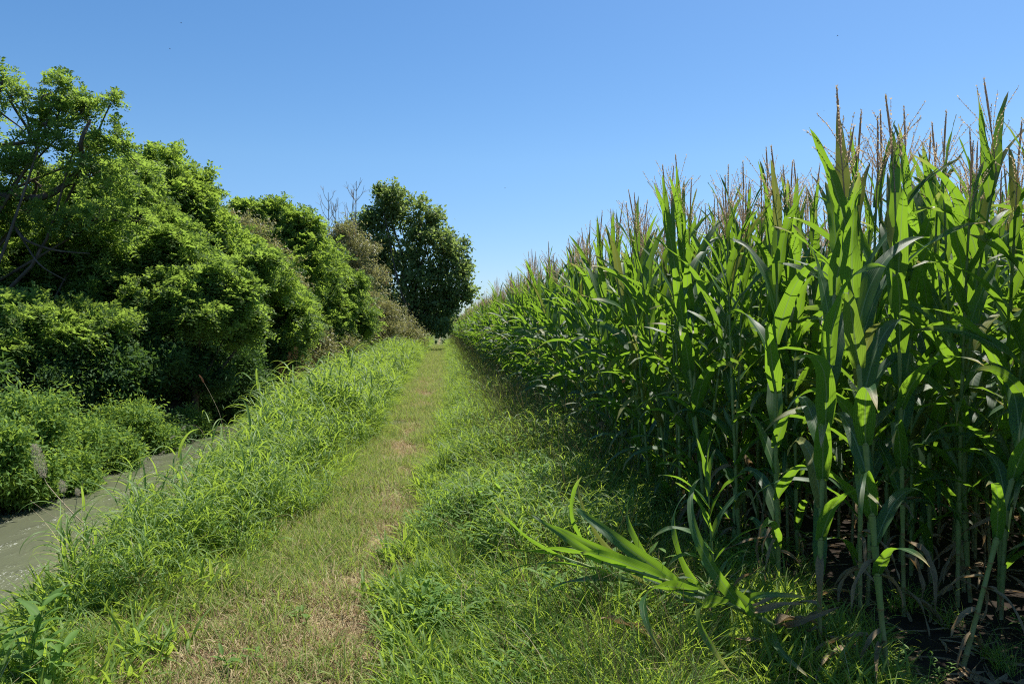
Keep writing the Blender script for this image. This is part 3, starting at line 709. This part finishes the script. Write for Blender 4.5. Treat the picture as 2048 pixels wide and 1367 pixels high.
tree('locust_tree', 'gnarled tree at the left edge with bare crooked limbs and feathery leaves against the sky', 'tree',
     [(8, 150, 15.5, 26, 32), (-20, 230, 15.5, 40), (40, 185, 15.5, 28, 18), (118, 172, 15.5, 30, 22), (125, 215, 15.5, 40, 30), (180, 205, 15.5, 38, 20), (222, 205, 15.5, 20, 12), (70, 240, 15.6, 26, 16),
      (150, 290, 15.5, 62, 32), (235, 290, 15.7, 36, 22), (40, 320, 15.5, 60, 30), (190, 350, 15.8, 80, 44), (60, 420, 15.8, 90, 45), (-40, 380, 15.5, 70, 60), (200, 440, 16, 80, 40)],
     'acacia', 1500, .27, base=tuple(P(-240, 700, 16)[:2]), r0=.12, seed=1, gap=.46, bulk=.0, group=GT, extra=crooked, twigs=110)
tree('locust_tree', 'rounded bright green feathery tree rising just right of the gnarled tree', 'tree',
     [(325, 355, 21, 48, 44), (370, 400, 21, 55, 55), (300, 440, 21, 60, 50), (400, 440, 21, 40, 50), (330, 520, 21, 90, 60)], 'bright', 4600, .34, seed=2, gap=.33, group=GT)
tree('locust_tree', 'yellow-green feathery tree spreading low over the dark gap in the hedge', 'tree',
     [(430, 555, 17.8, 60, 34), (330, 590, 17.2, 70, 40), (480, 600, 17.8, 45, 34), (270, 650, 16.8, 60, 34), (400, 640, 17.2, 70, 36), (240, 540, 17.6, 70, 40), (470, 660, 18.2, 50, 30), (340, 500, 18, 60, 36), (510, 540, 18.8, 40, 30)], 'acacia', 4200, .30, seed=3, gap=.38, group=GT)
tree('locust_tree', 'olive green tree filling the hedge below the gnarled limbs', 'tree',
     [(160, 500, 17, 90, 50), (60, 540, 17, 90, 50), (220, 600, 17.2, 80, 50), (120, 620, 17, 80, 50), (20, 640, 14.2, 75, 45), (110, 680, 14.6, 60, 32), (-30, 710, 13.6, 70, 34), (190, 650, 15.5, 60, 34), (-60, 560, 16, 80, 80)], 'acacia', 5600, .28, seed=4, gap=.37, group=GT)
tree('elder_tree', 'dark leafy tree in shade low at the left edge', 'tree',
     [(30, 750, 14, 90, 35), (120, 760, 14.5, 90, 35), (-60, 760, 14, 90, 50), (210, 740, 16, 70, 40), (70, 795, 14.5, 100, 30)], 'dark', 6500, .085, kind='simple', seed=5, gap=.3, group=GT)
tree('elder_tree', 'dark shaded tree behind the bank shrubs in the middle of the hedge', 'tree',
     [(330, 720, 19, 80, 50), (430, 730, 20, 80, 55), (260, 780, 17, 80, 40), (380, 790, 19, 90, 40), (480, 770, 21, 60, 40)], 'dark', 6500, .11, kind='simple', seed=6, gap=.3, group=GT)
tree('maple_tree', 'tan tinged tree with seed clusters between the rounded tree and its greener neighbour', 'tree',
     [(452, 440, 26, 18, 14), (500, 480, 26, 40, 40), (520, 540, 26, 60, 50), (470, 540, 26, 45, 50), (560, 590, 26, 50, 50)], 'olive', 5200, .12, kind='simple', seed=7, gap=.36, group=GT)
tree('locust_tree', 'feathery green tree with two pointed tops in the middle of the hedge', 'tree',
     [(490, 425, 29, 18, 16), (540, 435, 29, 36, 30), (580, 480, 29, 60, 50), (600, 450, 29, 35, 22), (620, 540, 29, 70, 60), (560, 560, 29, 60, 60)], 'bright', 4300, .36, seed=8, gap=.34, group=GT)
tree('locust_tree', 'low bright feathery tree whose branches hang over the tall bank grass', 'tree',
     [(560, 610, 24, 60, 45), (590, 660, 24, 45, 35), (520, 650, 24, 60, 50), (480, 690, 23, 60, 45), (540, 710, 24, 60, 30)], 'acacia', 4000, .30, seed=9, gap=.37, group=GT)
tree('hawthorn_tree', 'thin-topped tree with pale olive leaves beside the dead poles', 'tree',
     [(690, 470, 38, 22, 22), (650, 490, 38, 38, 40), (720, 500, 38, 36, 30), (670, 560, 38, 60, 50), (730, 560, 38, 45, 40), (640, 620, 36, 55, 55)], 'olive', 5200, .15, kind='simple', seed=10, gap=.4, group=GT)
tree('locust_tree', 'soft green bushy tree leaning toward the track in front of the oak', 'tree',
     [(640, 540, 33, 55, 45), (680, 590, 33, 50, 45), (640, 640, 32, 60, 50), (700, 640, 33, 45, 40)], 'acacia', 3600, .34, seed=11, gap=.34, group=GT)
tree('hazel_shrub', 'brownish olive shrub sloping down to the track beneath the oak', 'shrub',
     [(720, 620, 40, 60, 40), (770, 640, 41, 45, 35), (800, 665, 43, 38, 24), (740, 670, 40, 60, 28), (835, 680, 46, 22, 16)], 'olive', 6000, .13, kind='simple', seed=12, gap=.3, group=GT, r0=.05)
tree('hazel_shrub', 'brown and green shrub at the hedge foot beside the tall grass', 'shrub',
     [(620, 690, 28, 50, 35), (670, 690, 32, 50, 30), (580, 730, 26, 40, 25), (640, 720, 29, 40, 20)], 'olive', 4200, .11, kind='simple', seed=13, gap=.33, group=GT, r0=.04)
tree('oak_tree', 'large dark oak towering over the end of the track', 'tree',
     [(705, 470, 59, 30, 26), (690, 510, 59, 30, 30), (725, 550, 59, 40, 40), (760, 385, 58, 12, 8), (868, 442, 58, 18, 14), (938, 590, 58, 14, 18), (790, 400, 58, 34, 26), (770, 440, 58, 45, 34), (835, 430, 58, 38, 30), (735, 460, 58, 28, 32), (860, 480, 58, 48, 42), (800, 500, 58, 60, 50), (745, 530, 58, 42, 50), (905, 500, 58, 30, 34),
      (900, 550, 58, 42, 40), (930, 545, 58, 16, 28), (850, 570, 58, 60, 50), (790, 590, 58, 60, 45), (880, 620, 58, 38, 32), (830, 640, 58, 50, 30), (770, 640, 58, 50, 36), (885, 655, 57, 18, 16), (900, 595, 58, 30, 30)],
     'oak', 7600, .30, bulk=.1, kind='simple', base=tuple(P(845, 668, 58)[:2]), r0=.26, seed=14, gap=.36, tw=.6, twigs=120)
tree('locust_tree', 'yellowish feathery tree between the gnarled limbs and the rounded tree', 'tree',
     [(250, 360, 18.5, 55, 40), (270, 430, 18.5, 70, 55), (200, 450, 18, 80, 60), (130, 400, 18, 80, 60), (320, 480, 18.5, 60, 45), (60, 480, 17.5, 80, 60)], 'acacia', 3200, .30, seed=60, gap=.36, group=GT)
tree('locust_tree', 'mid green feathery tree filling the hedge below the twin-topped tree', 'tree',
     [(450, 500, 22, 60, 45), (500, 560, 22, 70, 50), (430, 560, 21.5, 70, 50), (560, 640, 23, 55, 50), (400, 500, 22, 60, 50)], 'bright', 4600, .32, seed=61, gap=.35, group=GT)
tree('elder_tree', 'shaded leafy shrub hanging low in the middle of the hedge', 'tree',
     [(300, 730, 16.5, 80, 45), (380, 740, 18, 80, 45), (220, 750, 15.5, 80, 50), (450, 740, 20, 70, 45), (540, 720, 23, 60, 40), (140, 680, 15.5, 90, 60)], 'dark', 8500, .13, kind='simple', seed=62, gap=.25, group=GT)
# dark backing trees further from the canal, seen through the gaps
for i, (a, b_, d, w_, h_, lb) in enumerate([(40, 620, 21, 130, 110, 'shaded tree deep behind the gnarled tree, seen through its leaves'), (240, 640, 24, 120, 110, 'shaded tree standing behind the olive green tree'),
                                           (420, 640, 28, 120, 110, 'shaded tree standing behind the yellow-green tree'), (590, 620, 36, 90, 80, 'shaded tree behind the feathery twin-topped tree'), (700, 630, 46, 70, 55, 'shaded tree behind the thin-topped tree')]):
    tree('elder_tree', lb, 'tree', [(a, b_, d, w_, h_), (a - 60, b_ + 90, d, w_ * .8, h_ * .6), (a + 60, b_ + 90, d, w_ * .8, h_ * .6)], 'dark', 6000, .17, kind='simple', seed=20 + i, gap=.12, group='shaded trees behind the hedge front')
# dead bare poles
def dead_pole(label, px, top, d, seed):
    rg = np.random.default_rng(seed); bs = P(px, 668, d); bs[2] = 0; tp = P(px + rg.normal(0, 4), top, d)
    t = empty('dead_tree', tuple(bs)); tag(t, label, 'dead tree', 'bare dead trees above the hedge'); b = MB()
    tr = smooth_path([bs, (bs + tp) / 2 + rg.normal(0, .1, 3), tp], 20); b.add(*tube(tr, np.linspace(.07, .014, 20), 6)); br = MB()
    for k in range(22):
        i = rg.integers(9, 19); s = tr[i]; a = rg.random() * 6.28; L_ = rg.uniform(.9, 2.3) * (1 - i / 30)
        dd = np.array([math.cos(a) * .45, math.sin(a) * .45, .9]); e = s + dd * L_
        p = smooth_path([s, (s + e) / 2 + [math.cos(a) * .1 * L_, math.sin(a) * .1 * L_, -.04], e], 6); br.add(*tube(p, np.linspace(.016, .007, 6), 4))
        for q in range(3):
            s2 = p[rg.integers(2, 5)]; e2 = s2 + (dd + rg.normal(0, .4, 3)) * L_ * .35; br.add(*tube(np.array([s2, (s2 + e2) / 2, e2]), [.008, .006, .005], 3))
    for bb in (b, br): bb.v = [v - bs for v in bb.v]
    b.obj('trunk', [M['deadwood']], t); br.obj('branches', [M['deadwood']], t)
dead_pole('shorter bare dead tree sticking up above the hedge', 655, 385, 38, 1)
dead_pole('tallest bare dead tree with thin upright twigs next to the oak', 712, 362, 39, 2)
dead_pole('slim bare dead stem close against the tallest dead tree', 700, 378, 39, 3)
dead_pole('slim bare dead stem leaning beside the shorter dead tree', 674, 408, 38, 4)

# shrubs hanging over the water on the far bank
GB = 'leafy shrubs overhanging the far water edge'
bk = [(60, 842, 10.8, 80, 58, 'bright leafy shrub on the far bank at the left edge, sunlit on top'),
      (150, 872, 12.2, 70, 34, 'sunlit rounded shrub on the far bank second from the left edge'),
      (-40, 900, 9.6, 90, 70, 'leafy shrub on the far bank cut off by the left edge'),
      (40, 940, 10.3, 70, 50, 'low leafy shrub at the waterline behind the fluffy seed head'),
      (120, 940, 11.2, 65, 40, 'low leafy shrub touching the water beside the seed head'),
      (210, 906, 13.0, 60, 34, 'leafy shrub jutting furthest into the canal'),
      (250, 840, 14.5, 60, 36, 'grey green shrub under the dark trees, above the jutting shrub'),
      (320, 855, 16, 55, 24, 'small shaded shrub on the far bank between sunlit neighbours'),
      (375, 845, 17, 36, 22, 'small pale shrub on the far bank where the canal narrows'),
      (440, 810, 20, 48, 28, 'last shaded shrub on the far bank before the grass hides the canal'),
      (310, 880, 15, 40, 18, 'low weeds drooping into the water beyond the jutting shrub'),
      (490, 800, 24, 40, 28, 'dark shrub where the canal disappears behind the tall grass')]
for i, (a, b_, d, w_, h_, lb) in enumerate(bk):
    tree('bank_shrub', lb, 'shrub', [(a, b_, d, w_, h_), (a - w_ * .45, b_ + h_ * .45, d - .15, w_ * .6, h_ * .55), (a + w_ * .45, b_ + h_ * .5, d + .1, w_ * .6, h_ * .5), (a, b_ + h_ * .8, d - .1, w_ * .8, h_ * .4)],
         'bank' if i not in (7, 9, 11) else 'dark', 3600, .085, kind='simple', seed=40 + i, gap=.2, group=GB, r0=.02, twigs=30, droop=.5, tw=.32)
# undergrowth on the far bank behind them
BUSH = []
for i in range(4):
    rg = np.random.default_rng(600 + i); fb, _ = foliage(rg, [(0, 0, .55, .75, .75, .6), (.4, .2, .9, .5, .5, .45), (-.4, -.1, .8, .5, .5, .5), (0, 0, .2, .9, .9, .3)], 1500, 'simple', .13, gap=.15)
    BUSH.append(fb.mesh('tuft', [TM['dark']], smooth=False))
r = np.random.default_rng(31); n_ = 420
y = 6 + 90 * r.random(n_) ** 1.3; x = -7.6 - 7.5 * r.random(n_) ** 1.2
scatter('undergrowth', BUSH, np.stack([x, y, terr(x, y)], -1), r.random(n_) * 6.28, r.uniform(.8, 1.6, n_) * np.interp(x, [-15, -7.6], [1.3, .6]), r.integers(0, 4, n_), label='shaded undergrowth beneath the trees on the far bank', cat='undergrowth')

# ------------------------------------------------------------------ single corn plants at the near end of the crop
def hero(base_px, base_py, label, H=2.9, tilt=(0, 0), seed=0, tassel=True, scl=1.0, lowbare=.25, drop=('silk', 'ear'), rz=None, ear=False, wsc=1.0, drs=1.0):
    d = (CAMZ - .05) * FPX / (base_py - 660); p = P(base_px, base_py, d); p[2] = float(terr(p[0], p[1])) - .02
    rg = np.random.default_rng(seed); pr = corn_parts(rg, H=H, hero=True, lowbare=lowbare, separate=True, wsc=wsc, drs=drs)
    o = empty('corn_plant', tuple(p)); tag(o, label, 'corn plant', 'corn plants at the open near corner of the field'); o.scale = (scl,) * 3
    rot = Matrix.Rotation(tilt[0], 4, 'Y') @ Matrix.Rotation(tilt[1], 4, 'X') @ Matrix.Rotation(rg.random() * 6.28 if rz is None else rz, 4, 'Z')
    o.rotation_euler = rot.to_euler()
    ea = None
    for k, v in pr.items():
        if k in ('ear', 'silk') and not ear: continue
        if k == 'tassel' and not tassel: continue
        for part in (v if isinstance(v, list) else [v]):
            q = part.obj(k, [M[PM[k]]], ea if k == 'silk' else o)
            if k == 'ear': ea = q
    return o
hero(1640, 1318, 'upright corn plant in front of the open dark corner with a thin pale stalk', H=2.6, seed=301, tilt=(-.03, .02), lowbare=.16)
hero(1776, 1349, 'corn plant whose stalk leans left out of the dark corner before rising', H=2.75, seed=302, tilt=(-.10, -.02), lowbare=.2)
hero(1670, 1300, 'broken corn stalk lying low across the verge grass, leaves fanning toward the track', H=1.75, seed=303, tilt=(-1.02, .12), tassel=False, lowbare=.2, scl=1.0, rz=1.2, wsc=.8, drs=1.1)
hero(1600, 1262, 'second broken corn stalk leaning lower left behind the first, half hidden in the verge weeds', H=1.7, seed=313, tilt=(-1.22, .05), tassel=False, lowbare=.25, rz=2.0, wsc=.7, drs=1.2)
hero(1440, 1262, 'short leafy corn shoot standing in the verge beside the broken stalk', H=1.9, seed=304, tilt=(-.12, 0), tassel=False, lowbare=.1, scl=.55)
hero(1720, 1240, 'corn plant with a bare stalk behind the leaning one', H=2.8, seed=305, tilt=(.0, 0), lowbare=.24)
hero(1808, 1234, 'corn plant with a thick pale stalk and hanging brown leaves in the dark corner', H=2.85, seed=306, tilt=(-.02, 0), lowbare=.24)
hero(1915, 1215, 'corn plant right of the thick pale stalk with one ear of reddish silk', H=2.85, seed=307, tilt=(.0, 0), lowbare=.2, ear=True, scl=.93)
hero(1925, 1335, 'corn plant leaning right at the bottom right corner', H=2.7, seed=308, tilt=(.22, .05), lowbare=.3, scl=.86)
hero(1560, 1190, 'leafy corn plant at the edge of the verge, left of the pale-stalked pair', H=2.7, seed=309, tilt=(-.05, 0), lowbare=.06)
hero(1480, 1105, 'corn plant whose lower leaves droop over the shaded weeds', H=2.75, seed=310, tilt=(-.06, 0), lowbare=.05)
# litter on the bare soil between the stalks
r = np.random.default_rng(9); LIT = []
for i in range(3):
    b = MB(); n_ = 14; bs_ = np.column_stack([r.uniform(-.2, .2, (n_, 2)), np.full(n_, .012)])
    b.add(*blades(r, bs_, r.random(n_) * 6.28, r.uniform(-.02, .25, n_), r.uniform(.12, .4, n_), r.uniform(.008, .035, n_), r.uniform(0, .3, n_), S=6, K=3, fold=.5, wave=.15, twist=r.normal(0, 1, n_), sway=r.normal(0, .7, n_)))
    LIT.append(b.mesh('tuft', [M['corn_dry']]))
x, y, r = sample(420, 1.7, 9, 2.5, 40, 1.0, 12)
scatter('leaf_litter', LIT, np.stack([x, y, terr(x, y)], -1), r.random(420) * 6.28, r.uniform(.4, .9, 420), r.integers(0, 3, 420), label='dry leaf litter on the dark soil between the corn stalks', cat='litter')

# ------------------------------------------------------------------ fallen dry leaves in front of the crop
def fallen(px, py, az, L, W, label, seed, el=.1, dr=.35, tw=1.2):
    d = (CAMZ - .05) * FPX / (py - 660); p = P(px, py, d); p[2] = float(terr(p[0], p[1])) + .13; rg = np.random.default_rng(seed)
    b = MB().add(*blades(rg, np.zeros((1, 3)), az, el, L, W, dr, S=22, K=5, fold=.7, wave=.16, twist=tw, sway=.5, kind='corn'))
    o = b.obj('fallen_leaf', [M['corn_dry']]); o.location = tuple(p); tag(o, label, 'dry leaf', 'dry corn leaves lying on the ground')
fallen(1335, 1366, 2.45, .34, .075, 'tan dry corn leaf sticking up from the grass at the bottom edge', 1, el=.6, dr=.5)
fallen(1520, 1338, 3.0, .55, .04, 'long grey dried leaf lying left of the broken stalk foot', 2)
fallen(1740, 1318, 3.35, .55, .045, 'pale dried leaf lying across the foot of the leaning stalk', 3)
fallen(1700, 1345, 3.6, .4, .04, 'short dried leaf on the soil below the pale one', 4)

# ------------------------------------------------------------------ weeds and seed heads on the near bank
def weed(name, label, cat, pts, d, r_a, group=None):
    w_ = [P(a, b_, d + c) for a, b_, c in pts]; bs = w_[0].copy(); t = empty(name, tuple(bs)); tag(t, label, cat, group)
    p = smooth_path([q - bs for q in w_], 24); MB().add(*tube(p, np.linspace(r_a, r_a * .35, 24), 5)).obj('stem', [M['drystem']], t)
    return t, p, bs
def head(t, c, d_, L, R, n_, seed, mat='fluff', name='seed_head'):
    rg = np.random.default_rng(seed); u = rg.random(n_); a = rg.random(n_) * 6.28; d_ = norm(np.asarray(d_, float)); s1 = norm(np.cross(d_, [.3, .5, .8])); s2 = np.cross(d_, s1)
    rr = R * np.sin(PI * np.clip(u * .9 + .05, 0, 1)) ** .6 * np.sqrt(rg.random(n_)); q = c + d_ * (u * L)[:, None] + rr[:, None] * (np.cos(a)[:, None] * s1 + np.sin(a)[:, None] * s2)
    b = MB().add(*diamonds(q, d_ + rg.normal(0, .6, (n_, 3)), rg.normal(0, 1, (n_, 3)), rg.uniform(.01, .03, n_), rg.uniform(.0015, .004, n_), rg.random(n_)))
    b.obj(name, [M[mat]], t)
M['fluff'] = leaf_mat('seed_fluff', (.30, .27, .20), (.55, .50, .40), (.5, .45, .33), tw=.5, rough=.9, spec=.1)
M['panicle'] = leaf_mat('panicle', (.20, .09, .06), (.40, .22, .13), (.40, .2, .1), tw=.35, rough=.8, spec=.1)
t, p, bs = weed('dry_weed', 'dead pale weed with a long fluffy seed head leaning over the water', 'dead weed', [(255, 1150, 0), (205, 1080, 0), (150, 1030, 0), (100, 975, .05), (88, 955, .05)], 5.6, .006)
head(t, p[-1], p[-1] - p[-4] + [0, 0, .02], .26, .045, 900, 1)
head(t, P(128, 985, 5.6) - bs, [-.1, 0, .5], .09, .028, 300, 2)
br = MB().add(*tube(smooth_path([p[13], P(128, 1010, 5.6) - bs, P(128, 985, 5.6) - bs], 8), .0025, 4)); br.add(*tube(smooth_path([p[9], P(150, 1040, 5.55) - bs, P(155, 990, 5.55) - bs], 8), .0025, 4))
br.add(*tube(smooth_path([p[6], P(120, 1040, 5.6) - bs, P(60, 1000, 5.6) - bs], 8), .0015, 4)); br.add(*tube(smooth_path([p[5], P(170, 1010, 5.6) - bs, P(165, 960, 5.6) - bs], 8), .0015, 4))
br.obj('side_branch', [M['drystem']], t)
head(t, P(155, 992, 5.55) - bs, [0, 0, .5], .05, .018, 140, 3)
t, p, bs = weed('flowering_grass', 'single tall grass stalk with a reddish plume rising over the canal bend', 'grass stalk', [(448, 870, 0), (440, 830, 0), (422, 790, 0), (408, 765, 0)], 13, .004)
head(t, p[-1], p[-1] - p[-4], .15, .016, 160, 4, 'panicle', 'plume')
GP = 'red-brown flowering grass plumes above the tall bank grass'
for i, (a, b_, c_) in enumerate([(562, 735, 21), (580, 715, 21.5), (592, 705, 21), (606, 722, 21.2), (618, 708, 21.4), (628, 718, 21), (596, 745, 19.5), (645, 738, 20), (570, 752, 20)]):
    t, p, bs = weed('flowering_grass', 'short red-brown grass plume in the patch where the hedge meets the bank grass', 'grass stalk', [(a + 4, b_ + 70, 0), (a + 2, b_ + 40, 0), (a, b_ + 12, 0)], c_, .004, GP)
    head(t, p[-1], [0, 0, 1], .34, .09, 300, 10 + i, 'panicle', 'plume')
GC = 'thin pale grass stems drooping over the water'
rg = np.random.default_rng(8)
for i, (a, b_, a2, b2) in enumerate([(400, 960, 292, 930), (392, 1000, 300, 985), (410, 940, 330, 900), (380, 1010, 290, 1010), (400, 985, 245, 960), (415, 930, 350, 870), (360, 1060, 262, 1000), (340, 1075, 235, 1050), (425, 905, 372, 850), (395, 1020, 325, 1035)]):
    t, p, bs = weed('grass_stem', 'thin pale grass stem with a tiny drooping tip reaching over the canal water', 'grass stem', [(a + 30, b_ + 60, 0), (a, b_, 0), ((a + a2) / 2, (b_ + b2) / 2 - 22, 0), (a2, b2, 0)], 8.6 if i not in (6, 7) else 7, .0022, GC)
    head(t, p[-1], p[-1] - p[-3] - [0, 0, .04], .07, .006, 60, 30 + i, 'fluff', 'seed_tip')
# broad-leaved weeds
def leafy(px, py, H, L, stems, per, label, seed, mat='herb', lw=.26, spread=.07, dz=0):
    d = (CAMZ - .03) * FPX / (py - 660); p = P(px, py, d); p[2] = float(terr(p[0], p[1])) + dz; rg = np.random.default_rng(seed)
    t = empty('leafy_weed', tuple(p)); tag(t, label, 'weed', 'broad-leaved weeds beside the track'); st = MB(); lf = MB()
    for s_ in range(stems):
        a = rg.random() * 6.28; h = H * rg.uniform(.6, 1.1); r0 = spread * math.sqrt(rg.random()); p0 = np.array([r0 * math.cos(a), r0 * math.sin(a), -.02]); ln = rg.uniform(.05, .35)
        q = smooth_path([p0, p0 + [math.cos(a) * h * ln * .4, math.sin(a) * h * ln * .4, h * .6], p0 + [math.cos(a) * h * ln, math.sin(a) * h * ln, h]], 8); st.add(*tube(q, np.linspace(.004, .002, 8), 5, .3))
        tt = np.linspace(.12, 1, per) * 7; ii = np.minimum(tt.astype(int), 6); fr = (tt - ii)[:, None]; qq = q[ii] * (1 - fr) + q[ii + 1] * fr; Ls = L * rg.uniform(.6, 1.1, per)
        lf.add(*blades(rg, qq, np.arange(per) * 2.4 + rg.random() * 6, rg.uniform(.2, .9, per), Ls, Ls * lw, rg.uniform(.3, 1.1, per), S=8, K=5, fold=.3, wave=.03, kind='lance'))
    st.obj('stem', [M[mat]], t); lf.obj('leaves', [M[mat]], t)
leafy(40, 1345, .42, .17, 4, 12, 'tall broad-leaved weed filling the bottom left corner', 1)
leafy(95, 1362, .3, .15, 3, 10, 'smaller broad-leaved weed just right of the corner weed', 2)
leafy(482, 1322, .09, .10, 3, 5, 'low rosette weed with toothed leaves on the brown patch of the track', 3, lw=.3)
leafy(300, 1290, .10, .09, 3, 5, 'low weed between the brown patch and the bank grass', 4, lw=.4)
leafy(610, 1235, .07, .07, 3, 5, 'tiny whitish leaved weed in the mown track', 5, lw=.4)
leafy(850, 1240, .22, .13, 4, 8, 'glossy bluish green weed at the verge edge near the bottom', 6)
# small flying insects against the sky
M['insect'] = solid('insect', (.02, .02, .02), (.05, .04, .03), scale=50)
for i, (a, b_, w_) in enumerate([(340, 98, 'upper left of the sky above the rounded tree'), (362, 46, 'close to the top edge of the sky, left side'), (1675, 72, 'in the sky high above the corn tassels'), (1648, 222, 'just left of the two tallest middle tassels'), (1010, 376, 'in the sky right of the oak crown')]):
    c = P(a, b_, 4.0); b = MB(); tt = np.linspace(0, 1, 6); b.add(*tube([np.array([.005 - .010 * q, 0, 0]) for q in tt], .0012 * np.sin(PI * np.clip(tt * .9 + .05, 0, 1)), 6))
    t = empty('flying_insect', tuple(c), (0, .2, i * 1.3)); tag(t, 'tiny dark insect flying ' + w_, 'insect', 'insects in flight'); b.obj('body', [M['insect']], t)
    for sg in (-1, 1):
        MB().add(*diamonds(np.zeros((1, 3)), np.array([[-.2, sg, .5]]), np.array([[0, 0, 1.]]), .007, .0025, .5)).obj('wing', [M['insect']], t)

# far line of trees at the horizon
FT = []
for i in range(3):
    rg = np.random.default_rng(900 + i); fb, _ = foliage(rg, [(0, 0, 5, 3.5, 3.5, 4), (1.5, 0, 3, 3, 3, 3), (-1.5, 0, 3, 3, 3, 3)], 900, 'simple', 1.1, gap=.1, tw=.6); FT.append(fb.mesh('far_tree', [TM['oak']], smooth=False))
r = np.random.default_rng(77); n_ = 260
a = rad(90) + np.linspace(-1.15, 1.15, n_); R_ = r.uniform(420, 520, n_)
scatter('far_treeline', FT, np.stack([R_ * np.cos(a), R_ * np.sin(a), 0 * a], -1), r.random(n_) * 6.28, r.uniform(.8, 1.5, n_), r.integers(0, 3, n_), label='distant line of trees on the horizon at the end of the track', cat='treeline')
